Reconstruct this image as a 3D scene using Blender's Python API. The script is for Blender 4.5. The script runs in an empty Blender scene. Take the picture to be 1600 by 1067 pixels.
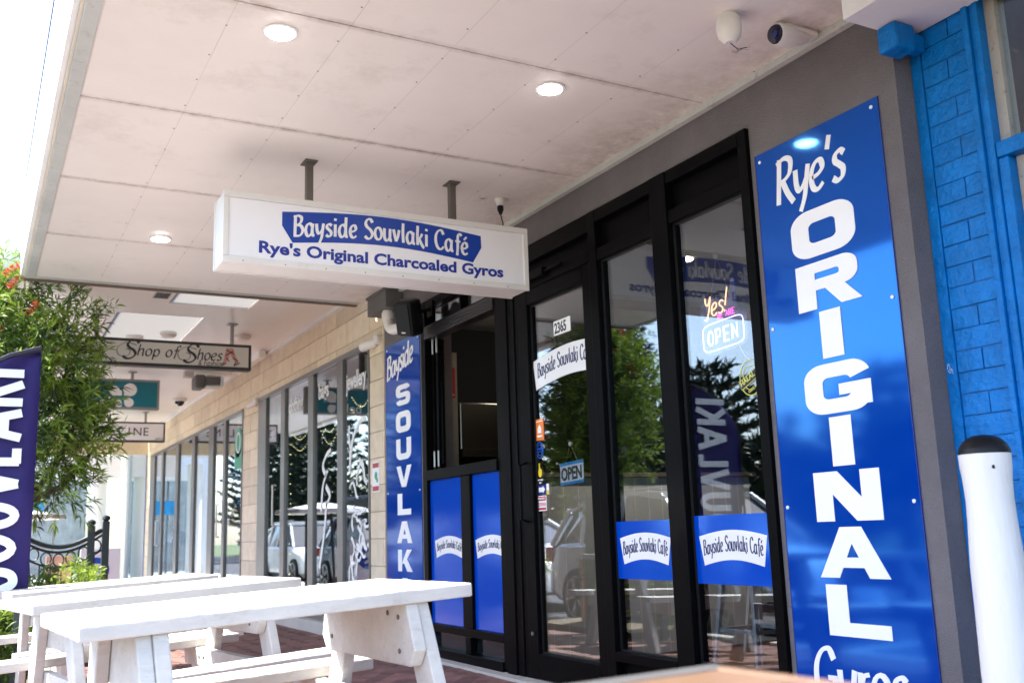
import bpy, math, random
from mathutils import Vector, Matrix
random.seed(7)
S = bpy.context.scene
C = S.collection
R = math.radians

# ------------------------------------------------------------------ camera
cd = bpy.data.cameras.new('camera'); cam = bpy.data.objects.new('camera', cd); C.objects.link(cam)
az, el, ro = 0.49988, 0.18851, -0.03335
f = Vector((math.sin(az)*math.cos(el), math.cos(az)*math.cos(el), math.sin(el)))
rt = f.cross(Vector((0, 0, 1))).normalized(); up = rt.cross(f)
r2 = rt*math.cos(ro)+up*math.sin(ro); u2 = up*math.cos(ro)-rt*math.sin(ro)
mw = Matrix(((r2.x, u2.x, -f.x, -3.1), (r2.y, u2.y, -f.y, 0), (r2.z, u2.z, -f.z, .9), (0, 0, 0, 1)))
cam.matrix_world = mw
cd.sensor_width = 36; cd.lens = 34.835; cd.clip_end = 2000; cd.clip_start = .05
cd.dof.use_dof = True; cd.dof.focus_distance = 4.6; cd.dof.aperture_fstop = 3.6
S.camera = cam
# ------------------------------------------------------------------ light
SUN = Vector((-.50, .22, .84)).normalized()
w = bpy.data.worlds.new('World'); S.world = w; w.use_nodes = True
nt = w.node_tree; bg = nt.nodes['Background']
sky = nt.nodes.new('ShaderNodeTexSky'); sky.sky_type = 'NISHITA'; sky.sun_disc = False
sky.sun_elevation = math.asin(SUN.z); sky.sun_rotation = math.atan2(SUN.x, SUN.y)
sky.air_density = 1.0; sky.dust_density = 1.5; sky.ozone_density = 1.0
nt.links.new(sky.outputs[0], bg.inputs[0]); bg.inputs[1].default_value = .15
sl = bpy.data.lights.new('sun', 'SUN'); sl.energy = 4.6; sl.angle = R(.5); sl.color = (1, .95, .87)
so = bpy.data.objects.new('sun', sl); C.objects.link(so)
so.rotation_euler = SUN.to_track_quat('Z', 'Y').to_euler(); so.location = (-10, 4, 20)
S.view_settings.view_transform = 'Standard'; S.view_settings.look = 'None'
S.view_settings.exposure = 2.3; S.view_settings.gamma = 1; S.view_settings.use_curve_mapping = False
try:
    S.cycles.use_denoising = True; S.cycles.max_bounces = 10; S.cycles.transparent_max_bounces = 12
    S.cycles.diffuse_bounces = 5; S.cycles.glossy_bounces = 4; S.cycles.sample_clamp_indirect = 6
    S.cycles.caustics_reflective = False; S.cycles.caustics_refractive = False
except Exception: pass

# ------------------------------------------------------------------ materials
M = {}
def mat(name, col, rough=.6, metal=0, var=.12, vscale=3.0, bump=0, bscale=40, dirt=0, dscale=5, coat=0, emit=None, spec=.5, dcol=(.12, .1, .09), per=0, stretch=None, stint=None):
    m = bpy.data.materials.new(name); m.use_nodes = True; M[name] = m
    n = m.node_tree.nodes; l = m.node_tree.links; b = n['Principled BSDF']
    b.inputs['Roughness'].default_value = rough; b.inputs['Metallic'].default_value = metal
    b.inputs['Specular IOR Level'].default_value = spec
    b.inputs['Coat Weight'].default_value = coat; b.inputs['Coat Roughness'].default_value = .06
    if stint: b.inputs['Specular Tint'].default_value = stint+(1,); b.inputs['IOR'].default_value = 1.75
    geo = n.new('ShaderNodeNewGeometry'); src = geo.outputs['Position']
    if stretch:
        mp = n.new('ShaderNodeMapping'); mp.inputs['Scale'].default_value = stretch
        l.new(src, mp.inputs[0]); src = mp.outputs[0]
    nz = n.new('ShaderNodeTexNoise'); nz.inputs['Scale'].default_value = vscale; nz.inputs['Detail'].default_value = 6
    nz.inputs['Roughness'].default_value = .65
    l.new(src, nz.inputs['Vector'])
    cr = n.new('ShaderNodeValToRGB'); e = cr.color_ramp.elements
    e[0].position = .3; e[1].position = .72
    e[0].color = tuple(c*(1-var) for c in col)+(1,); e[1].color = tuple(min(1, c*(1+var)) for c in col)+(1,)
    l.new(nz.outputs[0], cr.inputs[0]); out = cr.outputs[0]
    if per:
        oi = n.new('ShaderNodeObjectInfo'); hs = n.new('ShaderNodeHueSaturation')
        mr = n.new('ShaderNodeMapRange'); mr.inputs[3].default_value = 1-per; mr.inputs[4].default_value = 1+per
        l.new(oi.outputs['Random'], mr.inputs[0]); l.new(mr.outputs[0], hs.inputs['Value']); l.new(out, hs.inputs['Color']); out = hs.outputs[0]
    if dirt:
        n2 = n.new('ShaderNodeTexNoise'); n2.inputs['Scale'].default_value = dscale; n2.inputs['Detail'].default_value = 9; n2.inputs['Roughness'].default_value = .75
        l.new(src, n2.inputs['Vector'])
        c2 = n.new('ShaderNodeValToRGB'); c2.color_ramp.elements[0].position = .56; c2.color_ramp.elements[1].position = .78
        c2.color_ramp.elements[0].color = (0, 0, 0, 1); c2.color_ramp.elements[1].color = (dirt, dirt, dirt, 1)
        l.new(n2.outputs[0], c2.inputs[0])
        mx = n.new('ShaderNodeMix'); mx.data_type = 'RGBA'; l.new(c2.outputs[0], mx.inputs[0]); l.new(out, mx.inputs[6])
        mx.inputs[7].default_value = dcol+(1,); out = mx.outputs[2]
    l.new(out, b.inputs['Base Color'])
    if bump:
        n3 = n.new('ShaderNodeTexNoise'); n3.inputs['Scale'].default_value = bscale; n3.inputs['Detail'].default_value = 5
        l.new(src, n3.inputs['Vector']); bp = n.new('ShaderNodeBump'); bp.inputs['Strength'].default_value = bump; bp.inputs['Distance'].default_value = .01
        l.new(n3.outputs[0], bp.inputs['Height']); l.new(bp.outputs[0], b.inputs['Normal'])
    if emit:
        b.inputs['Emission Color'].default_value = emit[0]+(1,); b.inputs['Emission Strength'].default_value = emit[1]
    return m
mat('ceiling_paint', (.85, .80, .76), .4, var=.05, vscale=1.3, bump=.12, bscale=4, dirt=.40, dscale=1.6, dcol=(.42, .34, .29))
mat('soffit_white', (.86, .82, .79), .3, var=.03, vscale=1.1, dirt=.12, dscale=2)
mat('grey_trim', (.52, .54, .52), .5, dirt=.6, dscale=14)
mat('dark_trim', (.10, .10, .10), .5, dirt=.3, dscale=14)
mat('rusty_trim', (.17, .12, .09), .7, dirt=.5, dscale=10)
mat('fascia_white', (.8, .8, .8), .5, var=.04, dirt=.12)
mat('render_grey', (.180, .166, .176), .92, var=.16, vscale=3, bump=1.0, bscale=190, dirt=.75, dscale=120, dcol=(.06, .055, .06))
mat('render_pale', (.25, .24, .25), .92, var=.10, bump=.6, bscale=160)
mat('black_frame', (.0025, .0025, .003), .38, var=.2, dirt=.15, dscale=18, dcol=(.008, .0075, .007), spec=.05)
mat('grey_frame', (.20, .195, .195), .35, metal=.6, var=.08, dirt=.2, dscale=15)
mat('sign_blue', (.0006, .040, .33), .07, var=.02, vscale=.5, stint=(.06, .42, 1), spec=1)
mat('deep_blue', (.001, .045, .36), .35, var=.02)
mat('film_blue', (.0006, .056, .48), .12, var=.03, vscale=.7, stint=(.08, .4, 1), spec=1)
mat('sign_white', (.88, .87, .92), .35, var=.02)
mat('letter_white', (.84, .84, .86), .4, var=.02)
mat('letter_ink', (.012, .018, .10), .4, var=.02)
mat('letter_navy', (.008, .03, .30), .4, var=.02)
mat('box_white', (.76, .74, .73), .35, var=.04, dirt=.25, dscale=9, dcol=(.35, .3, .27))
mat('table_white', (.54, .525, .50), .6, var=.12, vscale=8, dirt=.6, dscale=24, dcol=(.26, .20, .15), bump=.5, bscale=60, stretch=(.35, 1, 1))
mat('bolt', (.15, .13, .12), .5, metal=.7)
mat('paver', (.19, .095, .08), .85, var=.25, vscale=9, bump=.5, bscale=120, dirt=.5, dscale=20, dcol=(.07, .06, .06), per=.3)
mat('paver_bed', (.12, .10, .085), .95, bump=.4)
mat('asphalt', (.055, .055, .06), .9, var=.2, vscale=8, bump=.5, bscale=90)
mat('concrete', (.45, .43, .40), .9, var=.12, bump=.3, dirt=.3)
mat('earth', (.14, .11, .07), .95, var=.3, bump=.4)
mat('grass', (.07, .10, .03), .95, var=.4, vscale=1.5, bump=.5)
mat('block', (.72, .61, .46), .9, var=.10, vscale=7, bump=.5, bscale=70, per=.10, dirt=.25, dscale=9, dcol=(.40, .31, .22))
mat('mortar', (.40, .33, .25), .95, var=.1)
mat('blue_paint', (.0005, .155, .50), .42, spec=.22, var=.22, vscale=9, bump=1.0, bscale=34, dirt=.6, dscale=34, dcol=(.001, .045, .13))
mat('blue_mortar', (.0006, .095, .31), .5, var=.2, vscale=20, bump=.5, bscale=60, dirt=.6, dscale=40, dcol=(.001, .02, .05))
mat('cream_old', (.36, .33, .29), .6, dirt=1.0, dscale=38, dcol=(.03, .025, .02))
mat('cream_paint', (.66, .58, .47), .6)
mat('plastic_white', (.78, .76, .74), .35, var=.03, dirt=.15)
mat('plastic_black', (.006, .006, .007), .4, var=.1, spec=.25)
mat('bead', (.012, .012, .013), .35, spec=.25)
mat('lens', (.006, .008, .03), .05, coat=1)
mat('roller', (.03, .03, .032), .3, metal=.5, var=.2, dirt=.3, dscale=25)
mat('steel', (.32, .31, .30), .35, metal=.9, var=.1)
mat('bracket', (.16, .14, .13), .6, metal=.3, dirt=.6, dscale=30)
mat('stainless', (.20, .195, .18), .3, metal=1, var=.1, vscale=2)
mat('lamp', (1, 1, 1), .5, emit=((1, .97, .92), 9))
mat('lamp_warm', (1, .8, .6), .5, emit=((1, .72, .42), 12))
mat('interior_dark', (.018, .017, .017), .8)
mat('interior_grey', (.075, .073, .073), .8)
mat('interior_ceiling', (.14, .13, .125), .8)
mat('panel_grey', (.40, .48, .56), .6, var=.05)
mat('panel_groove', (.62, .66, .70), .6)
mat('floor_timber', (.13, .075, .045), .45, var=.3, stretch=(6, .6, 1))
mat('timber', (.16, .095, .058), .35, var=.28, vscale=5, stretch=(.6, 7, 1), coat=.3, dirt=.3)
mat('flag', (.016, .008, .115), .75, var=.12, vscale=2)
mat('flag_edge', (.012, .012, .03), .8)
mat('fence', (.012, .025, .035), .4, var=.2, dirt=.3)
mat('teal', (.0, .17, .24), .35, var=.03)
mat('sign_cream', (.66, .62, .57), .4, var=.03)
mat('ink', (.02, .018, .02), .5)
mat('pink', (.60, .28, .25), .5)
mat('red_sign', (.42, .01, .025), .4)
mat('orange_sign', (.85, .20, .01), .35, coat=.5)
mat('navy', (.01, .02, .16), .4)
mat('halal_blue', (.005, .08, .45), .4)
mat('yellow', (.75, .58, .02), .4)
mat('halal_yellow', (.62, .62, .12), .4)
mat('cyan', (.01, .28, .62), .4)
mat('green_logo', (.02, .30, .18), .4)
mat('string', (.45, .38, .3), .8)
mat('fairy', (1, .9, .4), .5, emit=((1, .85, .35), 3))
mat('neon_yellow', (1, .8, .55), .4, emit=((1, .50, .22), .62))
mat('neon_pink', (1, .3, .8), .4, emit=((1, .10, .6), .5))
mat('neon_white', (.8, .85, 1), .4, emit=((.62, .68, 1), .6))
mat('bark', (.10, .075, .055), .95, var=.35, vscale=20, bump=1, bscale=30)
mat('leaf_bright', (.23, .33, .04), .55, var=.35, vscale=7)
mat('leaf_mid', (.075, .14, .02), .55, var=.4, vscale=7)
mat('leaf_dark', (.022, .042, .014), .6, var=.4, vscale=3)
mat('pine_leaf', (.018, .038, .014), .7, var=.4, vscale=2)
mat('flower_red', (.65, .02, .015), .6, var=.2)
mat('tyre', (.015, .015, .016), .8)
mat('rim', (.45, .46, .48), .3, metal=.8)
mat('car_silver', (.62, .64, .67), .3, metal=.1, coat=1, var=.02)
mat('car_white', (.78, .79, .8), .3, coat=1, var=.02)
mat('car_dark', (.03, .05, .09), .3, metal=.3, coat=1, var=.02)
mat('car_glass', (.01, .014, .018), .05, coat=1)
mat('tail_red', (.5, .01, .01), .2, coat=1)
mat('peach', (.62, .36, .25), .7)
mat('shelf_pale', (.60, .62, .62), .6, var=.3, vscale=3)
mat('aqua_cloth', (.10, .42, .46), .7, var=.4, vscale=4)
mat('pole_timber', (.34, .27, .21), .9, var=.2, stretch=(3, 3, .2))
mat('stool_paint', (.50, .60, .68), .3, metal=.2)
mat('photo_print', (.34, .20, .24), .5, var=.9, vscale=7)
mat('decal_white', (.88, .89, .9), .5)
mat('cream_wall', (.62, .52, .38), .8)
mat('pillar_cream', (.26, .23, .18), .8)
mat('post_paint', (.74, .73, .71), .5, var=.05, vscale=3, dirt=.4, dscale=9, dcol=(.33, .29, .25), bump=.3, bscale=14, stretch=(3, 3, .6))
mat('logo_plate', (.78, .78, .80), .35, coat=.3, var=.02)
def glass(name, tint, base, power, refl=(1, 1, 1)):
    m = bpy.data.materials.new(name); m.use_nodes = True; M[name] = m
    n = m.node_tree.nodes; l = m.node_tree.links; n.remove(n['Principled BSDF'])
    o = n['Material Output']; mx = n.new('ShaderNodeMixShader'); t = n.new('ShaderNodeBsdfTransparent'); g = n.new('ShaderNodeBsdfGlossy')
    t.inputs[0].default_value = tint+(1,); g.inputs['Roughness'].default_value = .004; g.inputs[0].default_value = refl+(1,)
    lw = n.new('ShaderNodeLayerWeight'); lw.inputs['Blend'].default_value = .5
    p = n.new('ShaderNodeMath'); p.operation = 'POWER'; p.inputs[1].default_value = power
    l.new(lw.outputs['Facing'], p.inputs[0])
    a = n.new('ShaderNodeMath'); a.operation = 'MULTIPLY_ADD'; a.inputs[1].default_value = 1-base; a.inputs[2].default_value = base
    l.new(p.outputs[0], a.inputs[0]); l.new(a.outputs[0], mx.inputs[0]); l.new(t.outputs[0], mx.inputs[1]); l.new(g.outputs[0], mx.inputs[2])
    l.new(mx.outputs[0], o.inputs[0])
glass('glass', (.84, .86, .88), .055, 2.6, (.80, .86, .93))
glass('glass_shop', (.74, .77, .79), .05, 3.0, (.80, .86, .92))
glass('acrylic', (.62, .66, .82), .05, 3.5)
_n = M['acrylic'].node_tree.nodes; _l = M['acrylic'].node_tree.links; _d = _n.new('ShaderNodeBsdfDiffuse'); _d.inputs[0].default_value = (.20, .23, .55, 1)
_m = _n.new('ShaderNodeMixShader'); _m.inputs[0].default_value = .35; _l.new(_n['Material Output'].inputs[0].links[0].from_socket, _m.inputs[1]); _l.new(_d.outputs[0], _m.inputs[2]); _l.new(_m.outputs[0], _n['Material Output'].inputs[0])
m = bpy.data.materials.new('sun_patch'); m.use_nodes = True; M['sun_patch'] = m  # translucent sheet for the imitated sunlight patches on the far soffit
n = m.node_tree.nodes; b = n['Principled BSDF']; t = n.new('ShaderNodeBsdfTranslucent'); t.inputs[0].default_value = (.30, .29, .28, 1)
m.node_tree.links.new(t.outputs[0], n['Material Output'].inputs[0])
for k in ('leaf_bright', 'leaf_mid'):   # thin leaves let some sun through
    n = M[k].node_tree.nodes; l = M[k].node_tree.links; b = n['Principled BSDF']
    t = n.new('ShaderNodeBsdfTranslucent'); l.new(b.inputs['Base Color'].links[0].from_socket, t.inputs[0])
    mx = n.new('ShaderNodeMixShader'); mx.inputs[0].default_value = .4
    l.new(b.outputs[0], mx.inputs[1]); l.new(t.outputs[0], mx.inputs[2]); l.new(mx.outputs[0], n['Material Output'].inputs[0])
# faint board joints along the soffit sheets (fixing lines), as flat grime on the paint
n = M['ceiling_paint'].node_tree.nodes; l = M['ceiling_paint'].node_tree.links; b = n['Principled BSDF']
src = b.inputs['Base Color'].links[0].from_socket
geo = n.new('ShaderNodeNewGeometry'); sx = n.new('ShaderNodeSeparateXYZ'); l.new(geo.outputs['Position'], sx.inputs[0])
a = n.new('ShaderNodeMath'); a.operation = 'MULTIPLY_ADD'; a.inputs[1].default_value = 1/.455; a.inputs[2].default_value = 20.08; l.new(sx.outputs[0], a.inputs[0])
fr = n.new('ShaderNodeMath'); fr.operation = 'FRACT'; l.new(a.outputs[0], fr.inputs[0])
lt = n.new('ShaderNodeMath'); lt.operation = 'LESS_THAN'; lt.inputs[1].default_value = .007; l.new(fr.outputs[0], lt.inputs[0])
nz = n.new('ShaderNodeTexNoise'); nz.inputs['Scale'].default_value = 2.3; l.new(geo.outputs['Position'], nz.inputs['Vector'])
mu = n.new('ShaderNodeMath'); mu.operation = 'MULTIPLY'; l.new(lt.outputs[0], mu.inputs[0]); l.new(nz.outputs[0], mu.inputs[1]); mv = n.new('ShaderNodeMath'); mv.operation = 'MULTIPLY'; mv.inputs[1].default_value = .55; l.new(mu.outputs[0], mv.inputs[0]); mu = mv
g1 = n.new('ShaderNodeTexNoise'); g1.inputs['Scale'].default_value = 9; g1.inputs['Detail'].default_value = 8; g1.inputs['Roughness'].default_value = .8; l.new(geo.outputs['Position'], g1.inputs['Vector'])
g2 = n.new('ShaderNodeTexNoise'); g2.inputs['Scale'].default_value = 1.1; g2.inputs['Detail'].default_value = 3; l.new(geo.outputs['Position'], g2.inputs['Vector'])
acc = None
def math_(op, a, b_=None, c_=None):
    q = n.new('ShaderNodeMath'); q.operation = op; q.use_clamp = False
    for i_, v_ in enumerate((a, b_, c_)):
        if v_ is None: continue
        if isinstance(v_, (int, float)): q.inputs[i_].default_value = v_
        else: l.new(v_, q.inputs[i_])
    return q.outputs[0]
for yj in (3.556, 4.686, 5.83, 6.99):
    dd = math_('ABSOLUTE', math_('SUBTRACT', sx.outputs[1], yj)); t_ = math_('MAXIMUM', math_('SUBTRACT', 1, math_('DIVIDE', dd, .04)), 0)
    acc = t_ if acc is None else math_('MAXIMUM', acc, t_)
wl_ = math_('MULTIPLY', math_('MAXIMUM', math_('SUBTRACT', 1, math_('DIVIDE', math_('ABSOLUTE', sx.outputs[0]), .45)), 0), .8)
acc = math_('MAXIMUM', acc, wl_)
gm = math_('MULTIPLY', math_('MULTIPLY', acc, math_('MAXIMUM', math_('SUBTRACT', g1.outputs[0], .36), 0)), math_('MULTIPLY', g2.outputs[0], 5.5))
gm = math_('MINIMUM', gm, .75)
mg = n.new('ShaderNodeMix'); mg.data_type = 'RGBA'; l.new(gm, mg.inputs[0]); l.new(src, mg.inputs[6]); mg.inputs[7].default_value = (.30, .22, .18, 1); src = mg.outputs[2]
mx = n.new('ShaderNodeMix'); mx.data_type = 'RGBA'; l.new(mu.outputs[0], mx.inputs[0]); l.new(src, mx.inputs[6]); mx.inputs[7].default_value = (.22, .18, .16, 1)
l.new(mx.outputs[2], b.inputs['Base Color'])

# ------------------------------------------------------------------ mesh helpers
class MB:
    def __init__(s): s.v = []; s.f = []
    def add(s, vs, fs):
        o = len(s.v); s.v += [tuple(v) for v in vs]; s.f += [tuple(i+o for i in q) for q in fs]; return s
    def box(s, x0, x1, y0, y1, z0, z1, mtx=None):
        vs = [Vector((x, y, z)) for z in (z0, z1) for y in (y0, y1) for x in (x0, x1)]
        if mtx: vs = [mtx@v for v in vs]
        return s.add(vs, [(0, 2, 3, 1), (4, 5, 7, 6), (0, 1, 5, 4), (2, 6, 7, 3), (0, 4, 6, 2), (1, 3, 7, 5)])
    def prism(s, pts, ax, a, b):   # pts 2D in the two other axes, extruded along ax
        n = len(pts)
        def P(p, t):
            return {'x': (t, p[0], p[1]), 'y': (p[0], t, p[1]), 'z': (p[0], p[1], t)}[ax]
        vs = [P(p, a) for p in pts]+[P(p, b) for p in pts]
        return s.add(vs, [tuple(range(n)), tuple(range(2*n-1, n-1, -1))]+[(i, (i+1) % n, n+(i+1) % n, n+i) for i in range(n)])
    def tube(s, pts, r, n=8, cap=True, closed=False):
        pts = [Vector(p) for p in pts]; k = len(pts); rs = r if isinstance(r, (list, tuple)) else [r]*k
        vs = []; prev = None
        for i, p in enumerate(pts):
            if closed: d = pts[(i+1) % k]-pts[i-1]
            else: d = pts[min(i+1, k-1)]-pts[max(i-1, 0)]
            d.normalize()
            if prev is None:
                a = d.orthogonal().normalized()
            else:
                a = prev-d*prev.dot(d)
                a = a.normalized() if a.length > 1e-6 else d.orthogonal().normalized()
            prev = a; b = d.cross(a)
            vs += [p+(a*math.cos(t*2*math.pi/n)+b*math.sin(t*2*math.pi/n))*rs[i] for t in range(n)]
        fs = []
        for i in range(k if closed else k-1):
            j = (i+1) % k
            fs += [(i*n+t, i*n+(t+1) % n, j*n+(t+1) % n, j*n+t) for t in range(n)]
        if cap and not closed: fs += [tuple(range(n-1, -1, -1)), tuple((k-1)*n+t for t in range(n))]
        return s.add(vs, fs)
    def lathe(s, prof, c=(0, 0, 0), n=20, axis='z', sx=1, sy=1):   # prof [(r,h)]
        vs = []
        for r, h in prof:
            for t in range(n):
                a = 2*math.pi*t/n; p = (r*math.cos(a)*sx, r*math.sin(a)*sy, h)
                if axis == 'x': p = (p[2], p[0], p[1])
                if axis == 'y': p = (p[0], p[2], p[1])
                vs.append((p[0]+c[0], p[1]+c[1], p[2]+c[2]))
        k = len(prof)
        fs = [(i*n+t, i*n+(t+1) % n, (i+1)*n+(t+1) % n, (i+1)*n+t) for i in range(k-1) for t in range(n)]
        fs += [tuple(range(n-1, -1, -1)), tuple((k-1)*n+t for t in range(n))]
        return s.add(vs, fs)
    def mesh(s, name, material, smooth=False):
        me = bpy.data.meshes.new(name); me.from_pydata(s.v, [], s.f)
        import bmesh
        bm = bmesh.new(); bm.from_mesh(me); bmesh.ops.recalc_face_normals(bm, faces=bm.faces); bm.to_mesh(me); bm.free()
        me.materials.append(M[material])
        if smooth:
            me.polygons.foreach_set('use_smooth', [True]*len(me.polygons))
            try: me.set_sharp_from_angle(angle=R(38))
            except Exception: pass
        return me
    def build(s, name, material, parent=None, smooth=False, bevel=0, loc=None):
        """world coordinates; the object's origin goes to its parent's origin"""
        org = Vector(parent['_o']) if parent is not None else (Vector(loc) if loc else Vector((0, 0, 0)))
        s.v = [tuple(Vector(v)-org) for v in s.v]
        me = s.mesh(name, material, smooth)
        o = bpy.data.objects.new(name, me); C.objects.link(o)
        if parent is not None:
            o.parent = parent; o['_o'] = tuple(org)
        else:
            o.location = org; o['_o'] = tuple(org)
        if bevel:
            b = o.modifiers.new('bevel', 'BEVEL'); b.width = bevel; b.segments = 2; b.limit_method = 'ANGLE'; b.angle_limit = R(40)
        return o
def tag(o, label, cat=None, group=None, kind=None):
    if label: o['label'] = label
    if cat: o['category'] = cat
    if group: o['group'] = group
    if kind: o['kind'] = kind
    return o
def thing(name, loc, label, cat, group=None):
    o = bpy.data.objects.new(name, None); C.objects.link(o); o.location = loc; o['_o'] = tuple(loc); o.empty_display_size = .1
    return tag(o, label, cat, group)
def copy_tree(o, parent=None):
    c = o.copy(); C.objects.link(c)
    if parent is not None: c.parent = parent
    for ch in list(o.children): copy_tree(ch, c)
    return c

# frames: (u, v, d) -> world; u along reading direction, v up, d towards the viewer
class FR:
    def __init__(s, o, u, v):
        s.o = Vector(o); s.u = Vector(u).normalized(); s.v = Vector(v).normalized(); s.w = s.u.cross(s.v)
    def __call__(s, a, b, d=0): return s.o+s.u*a+s.v*b+s.w*d
def facade(y, z, x=0): return FR((x, y, z), (0, -1, 0), (0, 0, 1))
def front(x, z, y): return FR((x, y, z), (1, 0, 0), (0, 0, 1))
def sheet(mb, fr, pts, d0, d1):
    n = len(pts); vs = [fr(p[0], p[1], d1) for p in pts]+[fr(p[0], p[1], d0) for p in pts]
    mb.add(vs, [tuple(range(n))]+[(i, i+n, (i+1) % n+n, (i+1) % n) for i in range(n)])
def rect(u0, u1, v0, v1): return [(u0, v0), (u1, v0), (u1, v1), (u0, v1)]
def circle(u, v, r, n=20, ry=None): return [(u+r*math.cos(i*2*math.pi/n), v+(ry or r)*math.sin(i*2*math.pi/n)) for i in range(n)]

# ------------------------------------------------------------------ stroke lettering
def smooth(pts, closed=False, k=6):
    if len(pts) < 3: return pts
    out = []; n = len(pts)
    rng = range(n) if closed else range(n-1)
    for i in rng:
        p1 = pts[i]; p2 = pts[(i+1) % n]
        p0 = pts[i-1] if (closed or i > 0) else tuple(2*a_-b_ for a_, b_ in zip(p1, p2))
        p3 = pts[(i+2) % n] if (closed or i < n-2) else tuple(2*a_-b_ for a_, b_ in zip(p2, p1))
        for j in range(k):
            t = j/k
            out.append(tuple(.5*((2*p1[c])+(-p0[c]+p2[c])*t+(2*p0[c]-5*p1[c]+4*p2[c]-p3[c])*t*t+(-p0[c]+3*p1[c]-3*p2[c]+p3[c])*t**3) for c in range(len(p1))))
    if not closed: out.append(pts[-1])
    return out
def ell(cx, cy, rx, ry, n=20, e=2.0, a0=0, a1=360):
    out = []; full = abs(a1-a0) >= 360
    for i in range(n if full else n+1):
        a = R(a0+(a1-a0)*i/n); c, s_ = math.cos(a), math.sin(a)
        out.append((cx+rx*math.copysign(abs(c)**(2/e), c), cy+ry*math.copysign(abs(s_)**(2/e), s_)))
    return out
AB = [(.46, .5), (.32, .62), (.14, .54), (.05, .3), (.12, .06), (.26, 0), (.42, .16), (.47, .42)]
HA = [(.11, .38), (.22, .56), (.36, .61), (.45, .5), (.46, .25), (.49, .04), (.56, .01)]
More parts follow.
